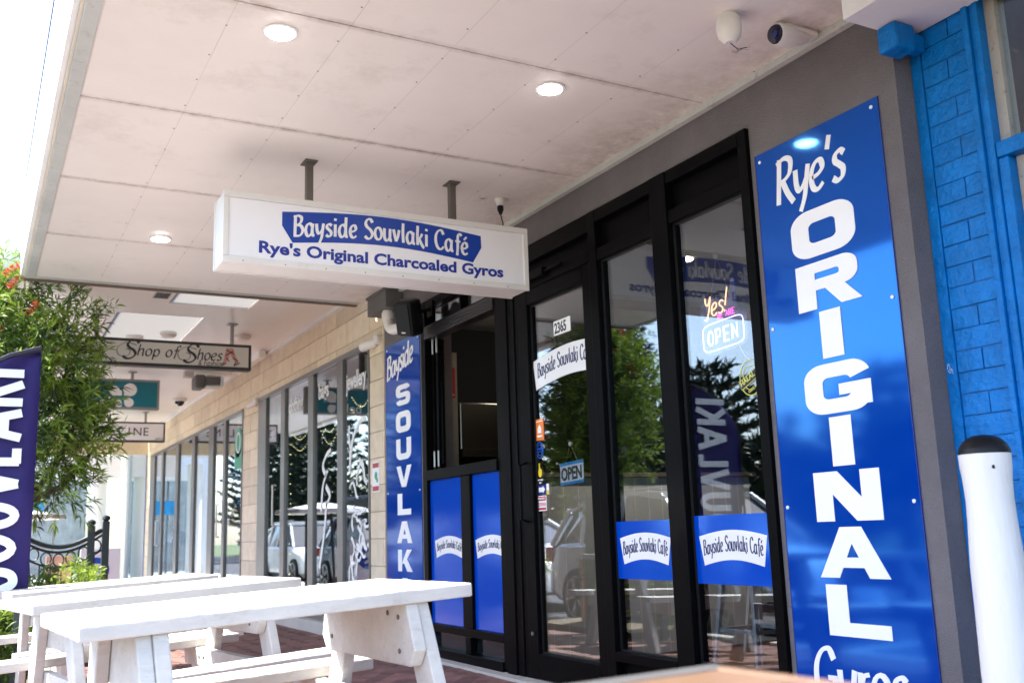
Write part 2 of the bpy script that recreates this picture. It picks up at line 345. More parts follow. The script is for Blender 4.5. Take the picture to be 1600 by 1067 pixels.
G = {  # glyph: (advance, [strokes]); a stroke is a list of points; 'C' prefix = closed
 'a': (.64, [AB, [(.5, .62), (.46, .3), (.49, .06), (.6, .02)]]),
 'c': (.5, [[(.45, .5), (.32, .62), (.13, .52), (.05, .3), (.12, .08), (.28, 0), (.46, .12)]]),
 'd': (.66, [AB, [(.5, 1.0), (.47, .5), (.47, .2), (.5, .04), (.6, .01)]]),
 'e': (.52, [[(.08, .28), (.3, .33), (.42, .44), (.36, .6), (.2, .6), (.08, .46), (.05, .26), (.13, .05), (.29, 0), (.45, .1)]]),
 'f': (.44, [[(.52, .94), (.4, 1.03), (.28, .95), (.24, .72), (.23, .3), (.18, -.14)], [(.06, .6), (.44, .62)]]),
 'g': (.62, [AB, [(.49, .62), (.47, .2), (.45, -.12), (.34, -.28), (.18, -.31), (.05, -.22)]]),
 'h': (.6, [[(.12, 1), (.09, .5), (.1, 0)], HA]),
 'i': (.28, [[(.13, .62), (.12, .0)], [(.12, .80), (.15, .92)]]),
 'k': (.54, [[(.12, 1), (.09, .5), (.1, 0)], [(.42, .62), (.3, .42), (.12, .31)], [(.2, .34), (.34, .12), (.48, -.06), (.56, -.1)]]),
 'l': (.28, [[(.13, 1), (.11, .5), (.13, .0)]]),
 'n': (.6, [[(.1, .62), (.1, 0)], HA]),
 'o': (.56, ['C', ell(.27, .31, .22, .31, 16)]),
 'p': (.6, [[(.1, .62), (.1, -.32)], [(.11, .4), (.24, .6), (.4, .58), (.5, .34), (.42, .06), (.26, 0), (.11, .14)]]),
 'r': (.4, [[(.1, .62), (.1, 0)], [(.11, .36), (.2, .55), (.36, .6)]]),
 's': (.46, [[(.4, .54), (.28, .62), (.13, .56), (.12, .43), (.25, .33), (.37, .22), (.35, .06), (.2, 0), (.05, .08)]]),
 't': (.4, [[(.2, .86), (.17, .2), (.24, .02), (.38, .05)], [(.03, .6), (.38, .61)]]),
 'u': (.6, [[(.08, .62), (.07, .22), (.14, .03), (.28, .01), (.43, .18)], [(.46, .62), (.44, .2), (.48, .03), (.57, .01)]]),
 'v': (.52, [[(.04, .62), (.14, .26), (.22, .02)], [(.21, .02), (.34, .28), (.42, .62)]]),
 'w': (.7, [[(.04, .62), (.12, .26), (.2, .02)], [(.2, .02), (.33, .5)], [(.33, .5), (.44, .02)], [(.44, .02), (.56, .28), (.62, .62)]]),
 'y': (.54, [[(.04, .62), (.08, .28), (.18, .13), (.32, .22), (.42, .36)], [(.48, .64), (.42, .3), (.36, -.05), (.22, -.34)]]),
 'b': (.6, [[(.12, 1), (.1, 0)], [(.11, .4), (.24, .6), (.4, .58), (.5, .34), (.42, .06), (.26, 0), (.11, .14)]]),
 'j': (.26, [[(.12, .6), (.12, -.1), (.0, -.3)], [(.12, .80), (.14, .88)]]),
 "'": (.2, [[(.13, 1.05), (.06, .76)]]),
 'B': (.66, [[(.13, 1.02), (.1, 0)], [(.02, .93), (.3, 1.0), (.5, .9), (.46, .68), (.3, .56), (.16, .53)], [(.2, .54), (.46, .5), (.58, .28), (.42, .03), (.02, .0)]]),
 'S': (.6, [[(.54, .84), (.4, 1), (.2, .97), (.09, .78), (.18, .6), (.4, .46), (.52, .26), (.42, .05), (.22, 0), (.03, .12)]]),
 'C': (.64, [[(.6, .8), (.46, 1), (.24, .95), (.07, .7), (.05, .36), (.18, .07), (.4, 0), (.6, .16)]]),
 'R': (.66, [[(.13, 1.02), (.1, 0)], [(.02, .93), (.3, 1.0), (.52, .9), (.5, .64), (.34, .52), (.16, .48)], [(.24, .5), (.42, .2), (.64, -.06)]]),
 'G': (.72, [[(.6, .8), (.46, 1), (.24, .95), (.07, .7), (.05, .36), (.18, .07), (.42, 0), (.6, .1)], [(.62, .0), (.61, .44)], [(.4, .44), (.68, .44)]]),
 'O': (.8, ['C', ell(.38, .5, .33, .5, 22)]),
 'L': (.54, [[(.12, 1), (.1, .0)], [(.1, .02), (.5, .0)]]),
 'F': (.5, [[(.12, 1), (.1, .0)], [(.1, .98), (.5, 1.0)], [(.1, .54), (.42, .56)]]),
 'Y': (.5, [[(.02, 1.0), (.08, .72), (.2, .6), (.34, .72), (.42, 1.0)], [(.42, 1.0), (.36, .4), (.2, -.1), (.02, -.05)]]),
 '!': (.24, [[(.2, 1.15), (.08, .3)], [(.05, .1), (.05, .0)]]),
 '&': (.6, [[(.5, .0), (.15, .6), (.2, .9), (.35, .85), (.3, .6), (.05, .3), (.15, .02), (.4, .1), (.52, .4)]]),
}
G['é'] = (G['e'][0], G['e'][1]+[[(.2, .76), (.4, .95)]])
def ribbon(mb, fr, pts, nib, closed, d0, d1, warp):
    a, b, phi = nib; cp, sp = math.cos(phi), math.sin(phi)
    k = len(pts); L = []; Rr = []
    for i in range(k):
        q = pts[(i+1) % k] if closed else pts[min(i+1, k-1)]; p = pts[i-1] if (closed or i) else pts[0]
        dx, dy = q[0]-p[0], q[1]-p[1]; ln = math.hypot(dx, dy) or 1
        nx, ny = -dy/ln, dx/ln
        ux, uy = nx*cp+ny*sp, -nx*sp+ny*cp
        h = math.hypot(a*ux, b*uy)
        L.append(warp(pts[i][0]+nx*h, pts[i][1]+ny*h)); Rr.append(warp(pts[i][0]-nx*h, pts[i][1]-ny*h))
    vs = [fr(*p, d1) for p in L]+[fr(*p, d1) for p in Rr]+[fr(*p, d0) for p in L]+[fr(*p, d0) for p in Rr]
    fs = []
    for i in range(k if closed else k-1):
        j = (i+1) % k
        fs += [(i, i+k, j+k, j), (i, j, j+2*k, i+2*k), (i+k, i+3*k, j+3*k, j+k)]
    if not closed: fs += [(0, 2*k, 3*k, k), (k-1, 2*k-1, 4*k-1, 3*k-1)]
    mb.add(vs, fs)
def twidth(s, size, sp=0, wx=1): return sum(((G[c][0] if c != ' ' else .36)+sp)*size*wx for c in s)
def script(mb, fr, s, u, v, size, nib=(.055, .03, .5), sp=0, wx=1, shear=0, align='l', warp=None, d=.0015):
    W = twidth(s, size, sp, wx)
    if align == 'c': u -= W/2
    warp = warp or (lambda a, b: (a, b)); q = 0
    nb = (nib[0]*size, nib[1]*size, nib[2])
    for c in s:
        if c == ' ': u += (.36+sp)*size*wx; continue
        adv, st = G[c]; closed = False
        for t in st:
            if t == 'C': closed = True; continue
            pp = [(u+(p[0]*wx+shear*p[1])*size, v+p[1]*size) for p in t]
            if not closed: pp = smooth(pp)
            q += 1; ribbon(mb, fr, pp, nb, closed, 0, d+.0001*(q % 5), warp); 
        u += (adv+sp)*size*wx
def cap(mb, fr, u, v, size, r): sheet(mb, fr, circle(u, v, r, 10), 0, .0016)
# heavy extended capitals, unit height, width W
EXT_W = 1.62
def extended(mb, fr, ch, uc, vb, h, w=None, d=.002):
    W = EXT_W; w = w or h*1.66; sx = w/W
    def F(p): return (uc+(p[0]-W/2)*sx, vb+p[1]*h)
    def poly(pts, k=0): sheet(mb, fr, [F(p) for p in pts], 0, d+.00012*k)
    def strk(pts, closed=False, a=.235, b=.14, k=0): ribbon(mb, fr, [F(p) for p in pts], (a*sx, b*h, 0), closed, 0, d+.00012*k, lambda x, y: (x, y))
    def arc(cx, cy, rx, ry, a0, a1, n=9): return [(cx+rx*math.cos(R(a0+(a1-a0)*i/n)), cy+ry*math.sin(R(a0+(a1-a0)*i/n))) for i in range(n+1)]
    def side(cx, cy, hx, hy, rx, ry, angs): return [(cx+math.copysign(hx-rx, sx_)+rx*math.cos(R(t)), cy+math.copysign(hy-ry, sy_)+ry*math.sin(R(t))) for t, sx_, sy_ in angs]
    def angles(a0, a1, n=9):
        out = []; st = 1 if a1 > a0 else -1; t = a0
        while (t < a1-1e-6) if st > 0 else (t > a1+1e-6):
            q0 = math.floor(t/90+(1e-9 if st > 0 else -1e-9)); e = (q0+1)*90 if st > 0 else q0*90
            e = min(e, a1) if st > 0 else max(e, a1); m_ = R((t+e)/2); sx_, sy_ = math.cos(m_), math.sin(m_)
            out += [(t+(e-t)*i/n, sx_, sy_) for i in range(n+1)]; t = e
        return out
    def band(cx, cy, ho, ro, hi_, ri, a0, a1, pre=None, post=None, k=0):
        A_ = angles(a0, a1); O_ = side(cx, cy, *ho, *ro, A_); I_ = side(cx, cy, *hi_, *ri, A_)
        if pre: O_ = [pre[0]]+O_; I_ = [pre[1]]+I_
        if post: O_ += [post[0]]; I_ += [post[1]]
        if abs(a1-a0) == 360: O_.append(O_[0]); I_.append(I_[0])
        m_ = len(O_); dd = d+.00012*k; vs = [fr(*F(p), dd) for p in O_]+[fr(*F(p), dd) for p in I_]+[fr(*F(p), 0) for p in O_]+[fr(*F(p), 0) for p in I_]
        fs = []
        for i in range(m_-1): fs += [(i, i+1, m_+i+1, m_+i), (i, 2*m_+i, 2*m_+i+1, i+1), (m_+i, m_+i+1, 3*m_+i+1, 3*m_+i)]
        fs += [(0, m_, 3*m_, 2*m_), (m_-1, 3*m_-1, 4*m_-1, 2*m_-1)]
        mb.add(vs, fs)
    if ch == 'O': band(.81, .5, (.80, .5), (.46, .32), (.34, .215), (.15, .10), 0, 360)
    elif ch == 'I': poly(rect(.55, 1.07, 0, 1))
    elif ch == 'L': poly(rect(.10, .60, .27, 1)); poly(rect(.10, 1.52, 0, .27), 1)
    elif ch == 'U': band(.81, .5, (.80, .5), (.46, .32), (.34, .215), (.15, .10), 180, 360, pre=((.01, 1), (.47, 1)), post=((1.61, 1), (1.15, 1)))
    elif ch == 'R':
        poly(rect(.04, .52, 0, 1)); band(.95, .70, (.62, .30), (.34, .24), (.18, .07), (.08, .05), 90, -90, pre=((.45, 1), (.45, .77)), post=((.45, .40), (.45, .63)), k=1)
        poly([(.72, .44), (1.20, .44), (1.62, 0), (1.12, 0)], 2)
    elif ch == 'G':
        band(.81, .5, (.80, .5), (.46, .32), (.34, .215), (.15, .10), 14, 348); poly(rect(.86, 1.61, .34, .56), 1); poly(rect(1.18, 1.61, .10, .345), 2)
    elif ch == 'N': poly(rect(.03, .47, 0, 1)); poly(rect(1.15, 1.59, 0, 1), 1); poly([(.03, 1), (.62, 1), (1.59, 0), (1.0, 0)], 2)
    elif ch == 'A': poly([(0, 0), (.46, 0), (.98, 1), (.56, 1)]); poly([(1.62, 0), (1.16, 0), (.64, 1), (1.06, 1)], 1); poly(rect(.42, 1.2, .2, .4), 2)
    elif ch == 'V': poly([(0, 1), (.46, 1), (.98, 0), (.58, 0)]); poly([(1.62, 1), (1.16, 1), (.64, 0), (1.04, 0)], 1)
    elif ch == 'K': poly(rect(.08, .5, 0, 1)); poly([(.5, .36), (1.04, 1), (1.56, 1), (.78, .36)], 1); poly([(.62, .5), (.98, .62), (1.62, 0), (1.06, 0)], 2)
    elif ch == 'S':
        band(.79, .69, (.76, .31), (.40, .24), (.30, .07), (.10, .05), 8, 270, post=((1.0, .38), (1.0, .62)))
        band(.83, .31, (.76, .31), (.40, .24), (.30, .07), (.10, .05), 90, -172, pre=((.62, .62), (.62, .38)), k=1)
def word(s, size, material, fr, u, v, name='lettering', parent=None, align='LEFT', d=.001, sx=1, shear=0, bold=0, rot=0, fitw=None):
    cu = bpy.data.curves.new(name, 'FONT'); cu.body = s; cu.size = size; cu.extrude = d; cu.align_x = align; cu.shear = shear; cu.offset = bold*size
    cu.resolution_u = 3
    to = bpy.data.objects.new(name, cu); C.objects.link(to)
    dg = bpy.context.evaluated_depsgraph_get(); me = bpy.data.meshes.new_from_object(to.evaluated_get(dg)); bpy.data.objects.remove(to)
    if fitw: sx = fitw/(max(p.co.x for p in me.vertices)-min(p.co.x for p in me.vertices))
    mb = MB(); cr, sr = math.cos(rot), math.sin(rot)
    mb.add([fr(u+(p.co.x*sx*cr-p.co.y*sr), v+(p.co.x*sx*sr+p.co.y*cr), p.co.z+d) for p in me.vertices], [tuple(q.vertices) for q in me.polygons])
    bpy.data.meshes.remove(me)
    return mb.build(name, material, parent)

# ------------------------------------------------------------------ setting: ground
def gz(x, y):
    x = min(x, 0.0); return .04*x+.0047*(min(max(y, 0), 14)-3)*x
def structure(o, label=None): return tag(o, label, kind='structure')
mb = MB(); mb.box(-300, 300, -300, 300, -1, -.36); structure(mb.build('ground', 'grass'))
mb = MB(); mb.box(-14.5, -3.5, -60, 120, -.5, -.315); structure(mb.build('road', 'asphalt'))
mb = MB(); mb.box(-3.5, -3.36, -60, 60, -.5, -.175); structure(mb.build('kerb', 'concrete', bevel=.02))
mb = MB()
for k in range(24): mb.box(-6.0, -3.6, 1.0+6*k-30, 1.1+6*k-30, -.315, -.311)
structure(mb.build('parking_lines', 'fascia_white'))
mb = MB(); xs = [-3.36, -2.5, -1.6, -.8, 0]; ys = [-8+1.0*i for i in range(60)]
for dz, tail in ((-.032, True),):
    vs = [(x, y, gz(x, y)+dz) for y in ys for x in xs]; nx = len(xs)
    mb.add(vs, [(j*nx+i, j*nx+i+1, (j+1)*nx+i+1, (j+1)*nx+i) for j in range(len(ys)-1) for i in range(nx-1)])
path = structure(mb.build('footpath', 'paver_bed'))
# herringbone pavers
U = .115; cand = []
for n_ in range(-260, 261):
    for m_ in range(-130, 131):
        for (cx, cy, L, Wd) in ((n_+2*m_+1, n_-2*m_+.5, 2, 1), (n_+2*m_-1+.5, n_-2*m_+1, 1, 2)):
            x = (cx-cy)*U*.70711; y = (cx+cy)*U*.70711+4
            if -3.34 < x < -.02 and -1 < y < 17: cand.append((x, y, L, Wd))
def near_key(c):
    x, y = c[0], c[1]
    if -1.45 < x and 3.7 < y < 9.6: return (0, y-2*x)
    return (1, y)
cand.sort(key=near_key)
def paver_mesh(L, Wd):
    b_ = MB(); g = .0035; hx, hy = L*U/2-g, Wd*U/2-g; c = .004
    b_.box(-hx, hx, -hy, hy, -.03, 0)
    me = b_.mesh('brick', 'paver'); return me
pm = {2: paver_mesh(2, 1), 1: paver_mesh(1, 2)}
rot45 = Matrix.Rotation(R(45), 4, 'Z')
for c in cand[:290]:
    o = bpy.data.objects.new('paver', pm[c[2]]); C.objects.link(o); o.parent = path
    o.location = (c[0], c[1], gz(c[0], c[1])+random.uniform(-.0025, .0025))
    o.rotation_euler = (random.uniform(-.008, .008), -.036+random.uniform(-.008, .008), R(45))
mb = MB()
for c in cand[290:]:
    z = gz(c[0], c[1])+random.uniform(-.0025, .0025); g = .0035
    mt = Matrix.Translation((c[0], c[1], z))@Matrix.Rotation(-.036, 4, 'Y')@rot45
    mb.box(-c[2]*U/2+g, c[2]*U/2-g, -c[3]*U/2+g, c[3]*U/2-g, -.03, 0, mt)
o = mb.build('paver_field', 'paver', path); tag(o, None, kind='stuff')
mb = MB()
mb.box(-3.36, 0, 17, 50, -.2, -.04)
structure(mb.build('far_pavement', 'concrete'))
mb = MB(); mb.box(-.11, -.004, 2.2, 8.0, -.05, .012); structure(mb.build('threshold_strip', 'concrete', bevel=.004))
mb = MB(); mb.box(-.10, -.004, 8.02, 21, -.06, .10); structure(mb.build('shop_kerb', 'concrete', bevel=.01))

# ------------------------------------------------------------------ cafe building
cafe = thing('cafe_building', (0, 5, 0), 'dark grey rendered cafe shopfront between the blue brick wall and the cream block wall', 'building')
mb = MB(); mb.box(0, .25, 2.46, 3.30, 0, 3.4); mb.build('wall_pier', 'render_grey', cafe)
mb = MB(); mb.box(0, .25, 3.30, 7.16, 2.715, 3.4); mb.box(0, .25, 7.16, 7.995, 0, 3.4); mb.build('wall', 'render_grey', cafe)
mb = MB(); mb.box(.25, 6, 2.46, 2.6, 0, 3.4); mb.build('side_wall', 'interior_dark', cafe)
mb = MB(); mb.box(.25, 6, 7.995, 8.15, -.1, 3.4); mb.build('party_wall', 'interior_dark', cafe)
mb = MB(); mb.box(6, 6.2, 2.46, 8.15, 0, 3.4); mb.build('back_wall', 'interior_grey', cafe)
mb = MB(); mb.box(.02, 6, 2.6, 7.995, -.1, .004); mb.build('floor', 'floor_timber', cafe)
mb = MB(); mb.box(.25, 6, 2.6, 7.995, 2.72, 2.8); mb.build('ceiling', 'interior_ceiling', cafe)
mb = MB(); mb.box(-.3, 6.2, 2.4, 8.3, 3.4, 3.5); mb.build('roof', 'grey_trim', cafe)
# grey downpipe box under the soffit
mb = MB(); mb.box(-.157, -.002, 7.56, 8.0, 2.765, 2.935); mb.box(-.17, -.002, 7.545, 8.012, 2.915, 2.9345); mb.build('bulkhead_box', 'dark_trim', cafe, bevel=.004)
# counter of grooved boards inside
cnt = thing('service_counter', (1.2, 5.95, 0), 'pale grooved board counter inside the cafe behind the door glass', 'counter')
for k in range(16):
    mb = MB(); mb.box(.28+.12*k+.004, .28+.12*(k+1)-.004, 5.95, 5.97, .02, 1.25); mb.build('board', 'panel_grey', cnt)
mb = MB(); mb.box(.281, 2.2, 5.9515, 6.0, .021, 1.249); mb.build('backing', 'panel_groove', cnt)
mb = MB(); mb.box(.25, 2.25, 5.92, 6.5, 1.255, 1.285); mb.build('counter_top', 'interior_grey', cnt)
# black metal frames ----------------------------------------------
serv = thing('servery_window', (0, 6.4, 0), 'black framed servery window with open upper sash above two blue panels', 'window')
def bars(parent, lst, name='frame', m='black_frame', bev=.003):
    for (y0, y1, z0, z1, x0, x1) in lst:
        b_ = MB(); b_.box(x0, x1, y0, y1, z0, z1); b_.build(name, m, parent, bevel=bev)
bars(serv, [(7.08, 7.158, .03, 2.713, -.02, .08), (5.825, 5.885, .03, 2.713, -.02, .08), (5.888, 7.077, 1.30, 1.375, -.035, .09),
            (5.888, 7.077, .19, .245, -.02, .08), (6.34, 6.49, .247, 1.298, -.018, .06), (5.888, 7.077, .0, .075, -.03, .08),
            (6.38, 6.46, .077, .188, -.018, .06), (5.888, 7.077, 2.655, 2.713, -.02, .06)])
bars(serv, [(5.888, 7.077, 2.40+.0125*k, 2.41+.0125*k, -.03+.002*(k % 2), .07) for k in range(8)], 'roller_slat', 'roller', .001)
bars(serv, [(6.42, 6.45, 2.50, 2.653, -.015, .05), (5.888, 7.077, 2.50, 2.51, -.02, .05)], 'transom_bar')
for (a, b_) in ((5.89, 6.418), (6.452, 7.075)):
    mb = MB(); mb.box(.03, .036, a, b_, 2.512, 2.653); mb.build('transom_glass', 'glass', serv)
for k, (a, b_) in enumerate(((6.492, 7.076), (5.889, 6.338))):
    mb = MB(); mb.box(.006, .02, a, b_, .247, 1.298); p = mb.build('blue_panel', 'film_blue', serv)
    # white curved plaque with the cafe name
    u0 = 7.0 if k == 0 else 6.31; W = .50
    fr = facade(u0, .835, .006)
    top = [(W*i/12, .01+.035*math.sin(math.pi*i/12)) for i in range(13)]; bot = [(W-.025-(W-.05)*i/12, -.115+.035*math.sin(math.pi*i/12)) for i in range(13)]
    if k == 0: pass
    clip = W if k else .5
    mb = MB()
    for i in range(12):
        a0, a1 = top[i], top[i+1]; c1, c0 = bot[12-(i+1)], bot[12-i]
        sheet(mb, fr, [c0, c1, a1, a0], 0, .0015)
    mb.build('plaque', 'logo_plate', p)
    mb = MB(); script(mb, facade(u0, .835, .0045), 'Bayside Souvlaki Café', W/2, -.075, .055, (.05, .028, .5), .04, .43/twidth('Bayside Souvlaki Café', .055, .04), align='c', warp=lambda a, b: (a, b+.035*math.sin(math.pi*max(0, min(1, a/W))))); mb.build('lettering', 'letter_ink', p)
for (a, b_) in ((5.889, 6.378), (6.462, 7.076)):
    mb = MB(); mb.box(.03, .036, a, b_, .077, .188); mb.build('kick_glass', 'car_glass', serv)
# folded sashes standing at the left of the opening
for k in range(2):
    y = 7.04-.075*k
    mb = MB(); mb.box(.03, .085, y-.018, y+.018, 1.38, 1.42); mb.box(.03, .085, y-.018, y+.018, 2.35, 2.39); mb.box(.03, .048, y-.018, y+.018, 1.42, 2.35); mb.box(.067, .085, y-.018, y+.018, 1.42, 2.35)
    s_ = mb.build('folding_sash', 'black_frame', serv)
    mb = MB(); mb.box(.048, .067, y-.003, y+.003, 1.42, 2.35); mb.build('pane', 'glass', s_)
    mb = MB()
    for z in (1.40, 2.28): mb.tube([(.022, y-.02, z), (.022, y-.02, z+.12)], .008, 8)
    mb.build('hinge', 'steel', s_)
# doors and fixed shopfront panes
door = thing('glass_door', (0, 5.15, 0), 'black framed glass door with the number 2365 and white name strip', 'door')
bars(door, [(5.70, 5.823, 0, 2.713, -.03, .10)], 'door_post')
bars(door, [(5.615, 5.698, 0, 2.713, -.02, .08), (5.555, 5.613, .0, 2.66, -.012, .07)], 'door_jamb')
bars(door, [(5.44, 5.553, .02, 2.42, -.016, .05), (4.68, 4.768, .02, 2.42, -.016, .05), (4.77, 5.438, .02, .165, -.016, .05), (4.77, 5.438, 2.325, 2.42, -.016, .05)], 'door_stile')
bars(door, [(4.68, 5.553, 2.423, 2.50, -.02, .07), (4.68, 5.553, 2.60, 2.713, -.02, .07)], 'transom_bar')
mb = MB(); mb.box(.03, .04, 4.685, 5.55, 2.502, 2.598); mb.build('transom_panel', 'black_frame', door)
mb = MB(); mb.box(.02, .027, 4.77, 5.44, .165, 2.325); mb.build('glass_pane', 'glass', door)
mb = MB(); mb.tube([(-.02, 5.50, .95), (-.07, 5.50, .97), (-.07, 5.50, 1.3), (-.02, 5.50, 1.32)], .009, 8); mb.build('pull_handle', 'black_frame', door, True)
mb = MB(); mb.lathe([(.012, -.02), (.012, -.03)], (0, 5.49, .28), 12, 'x'); mb.build('lock', 'steel', door)
mb = MB(); mb.box(-.06, -.021, 5.15, 5.42, 2.46, 2.51); mb.box(-.05, -.03, 4.95, 5.2, 2.475, 2.49); mb.build('door_closer', 'black_frame', door, bevel=.004)
w2 = thing('middle_pane_window', (0, 4.33, 0), 'narrow middle shopfront pane with a blue name film and dark interior', 'window')
bars(w2, [(4.60, 4.677, 0, 2.713, -.022, .09), (4.063, 4.598, .0, .04, -.01, .08), (4.063, 4.598, .20, .25, -.024, .08), (4.063, 4.598, 2.41, 2.48, -.015, .06), (4.063, 4.598, 2.64, 2.713, -.02, .07)])
mb = MB(); mb.box(.03, .04, 4.063, 4.598, .042, .198); mb.build('kick_panel', 'black_frame', w2)
mb = MB(); mb.box(.03, .04, 4.063, 4.598, 2.482, 2.638); mb.build('transom_panel', 'black_frame', w2)
mb = MB(); mb.box(.02, .027, 4.063, 4.598, .25, 2.41); mb.build('glass_pane', 'glass', w2)
w3 = thing('right_pane_window', (0, 3.64, 0), 'shopfront pane nearest the big blue sign with neon open sign inside', 'window')
bars(w3, [(3.925, 4.06, 0, 2.713, -.024, .09), (3.302, 3.36, 0, 2.713, -.022, .09), (3.363, 3.922, .0, .04, -.01, .08), (3.363, 3.922, .20, .25, -.024, .08), (3.363, 3.922, 2.43, 2.50, -.015, .06), (3.363, 3.922, 2.645, 2.713, -.02, .07)])
mb = MB(); mb.box(.03, .04, 3.363, 3.922, .042, .198); mb.build('kick_panel', 'black_frame', w3)
mb = MB(); mb.box(.03, .04, 3.363, 3.922, 2.502, 2.643); mb.build('transom_panel', 'black_frame', w3)
mb = MB(); mb.box(.02, .027, 3.363, 3.922, .25, 2.43); mb.build('glass_pane', 'glass', w3)
# blue films with white curved plaque on the two panes
def film(win, y0, y1, z0, z1, tilt=0):
    mb = MB(); mb.box(.016, .019, y1, y0, z0, z1); p = mb.build('blue_film', 'film_blue', win)
    W = (y0-y1)-.08; fr = facade(y0-.04, (z0+z1)/2, .016)
    n_ = 14; mb = MB()
    for i in range(n_):
        a, b_ = i/n_, (i+1)/n_
        def top(t): return (W*t, .062+.028*math.sin(math.pi*t))
        def bot(t): return (.03+(W-.06)*t, -.075+.028*math.sin(math.pi*t))
        sheet(mb, fr, [bot(a), bot(b_), top(b_), top(a)], 0, .0012)
    mb.build('plaque', 'logo_plate', p)
    mb = MB(); s = 'Bayside Souvlaki Café'; sz = .070; wx = (W*.88)/twidth(s, sz, .04)
    script(mb, facade(y0-.04, (z0+z1)/2, .0146), s, W/2, -.032, sz, (.048, .026, .5), .04, wx, align='c', warp=lambda a, b: (a, b+.026*math.sin(math.pi*max(0, min(1, a/W)))), d=.001)
    mb.build('lettering', 'letter_ink', p)
film(w2, 4.595, 4.066, .628, .93); film(w3, 3.919, 3.366, .622, .942)
for wn, (a0, a1, c0, c1) in ((door, (4.77, 5.44, .165, 2.325)), (w2, (4.063, 4.598, .25, 2.41)), (w3, (3.363, 3.922, .25, 2.43))):
    for (p0_, p1_, q0_, q1_) in ((a0+.001, a0+.011, c0+.001, c1-.001), (a1-.011, a1-.001, c0+.001, c1-.001), (a0+.012, a1-.012, c0+.001, c0+.011), (a0+.012, a1-.012, c1-.011, c1-.001)):
        mb = MB(); mb.box(.010, .0195, p0_, p1_, q0_, q1_); mb.build('glazing_bead', 'bead', wn)
# decals on the door glass
DX = .0165
mb = MB(); sheet(mb, facade(5.163, 2.073, .0195), rect(0, .195, 0, .09), 0, .003); p = mb.build('number_plate', 'letter_white', door)
word('2365', .092, 'ink', facade(5.152, 2.083, DX), 0, .003, 'lettering', p, sx=.76, bold=.022)
W = .66; fr = facade(5.435, 1.79, .0195); mb = MB()
for i in range(12):
    a, b_ = i/12, (i+1)/12
    def top(t): return (W*t, .165+.045*math.sin(math.pi*.72*t))
    def bot(t): return (.03+(W-.03)*t, -.02+.045*math.sin(math.pi*.72*t))
    sheet(mb, fr, [bot(a), bot(b_), top(b_), top(a)], 0, .003)
p = mb.build('name_strip', 'logo_plate', door)
mb = MB(); script(mb, facade(5.435, 1.79, DX), 'Bayside Souvlaki Ca', .055, .045, .090, (.055, .028, .5), .03, .585/twidth('Bayside Souvlaki Ca', .090, .03), warp=lambda a, b: (a, b+.045*math.sin(math.pi*.72*max(0, a/W)))); mb.build('lettering', 'letter_ink', p)
# stickers
def sticker(pts_y, pts_z, m, name='sticker', d=.0025):
    mb = MB(); sheet(mb, facade(pts_y[0], pts_z[0], .0195), rect(0, pts_y[0]-pts_y[1], 0, pts_z[1]-pts_z[0]), 0, d); return mb.build(name, m, door)
p = sticker((5.436, 5.335), (1.45, 1.585), 'orange_sign')
mb = MB(); fr = facade(5.385, 1.515, .017); sheet(mb, fr, [(-.022, -.02), (.022, -.02), (.022, .012), (0, .034), (-.022, .012)], 0, .0008); sheet(mb, fr, rect(-.03, .03, -.044, -.032), 0, .0008); sheet(mb, fr, rect(-.04, .04, .052, .058), 0, .0008); mb.build('icon', 'letter_white', p)
mb = MB(); fr = facade(5.395, 1.39, .0195)
ribbon(mb, fr, ell(0, 0, .042, .05, 24), (.0035, .0035, 0), True, 0, .002, lambda a, b: (a, b)); ribbon(mb, fr, ell(0, 0, .028, .034, 20), (.002, .002, 0), True, 0, .002, lambda a, b: (a, b))
sheet(mb, fr, rect(-.044, .044, -.012, .012), 0, .0024); p = mb.build('round_sticker', 'halal_blue', door); word('HALAL', .022, 'black_frame', facade(5.395, 1.382, .0168), 0, 0, 'lettering', p, 'CENTER')
mb = MB(); fr = facade(5.40, 1.25, .0195); sheet(mb, fr, circle(0, 0, .022, 12, .028), 0, .002); sheet(mb, fr, rect(-.012, .0, .02, .06), 0, .0022); mb.build('hand_sticker', 'yellow', door)
word('TAP AND', .016, 'letter_white', facade(5.40, 1.20, .018), 0, 0, 'lettering', door, 'CENTER'); word('PAY', .016, 'letter_white', facade(5.40, 1.182, .018), 0, 0, 'lettering', door, 'CENTER')
p = sticker((5.436, 5.33), (1.115, 1.175), 'navy')
mb = MB(); fr = facade(5.42, 1.145, .017); sheet(mb, fr, [(0, -.014), (.048, -.014), (.048, -.024), (.075, 0), (.048, .024), (.048, .014), (0, .014)], 0, .0008); mb.build('arrow', 'letter_white', p)
p = sticker((5.328, 5.298), (1.112, 1.178), 'letter_white'); mb = MB(); sheet(mb, facade(5.328, 1.112, .017), rect(0.001, .029, 0, .026), 0, .0008); mb.build('yellow_band', 'yellow', p)
p = sticker((5.436, 5.335), (1.015, 1.108), 'letter_white'); mb = MB(); fr = facade(5.436, 1.015, .017)
for (a, b_) in ((.062, .088), (.006, .02), (.03, .034), (.038, .042), (.046, .05)): sheet(mb, fr, rect(.006, .095, a, b_), 0, .0008)
mb.build('red_print', 'red_sign', p); word('WARNING', .017, 'letter_white', facade(5.431, 1.085, .0155), 0, 0, 'lettering', p)
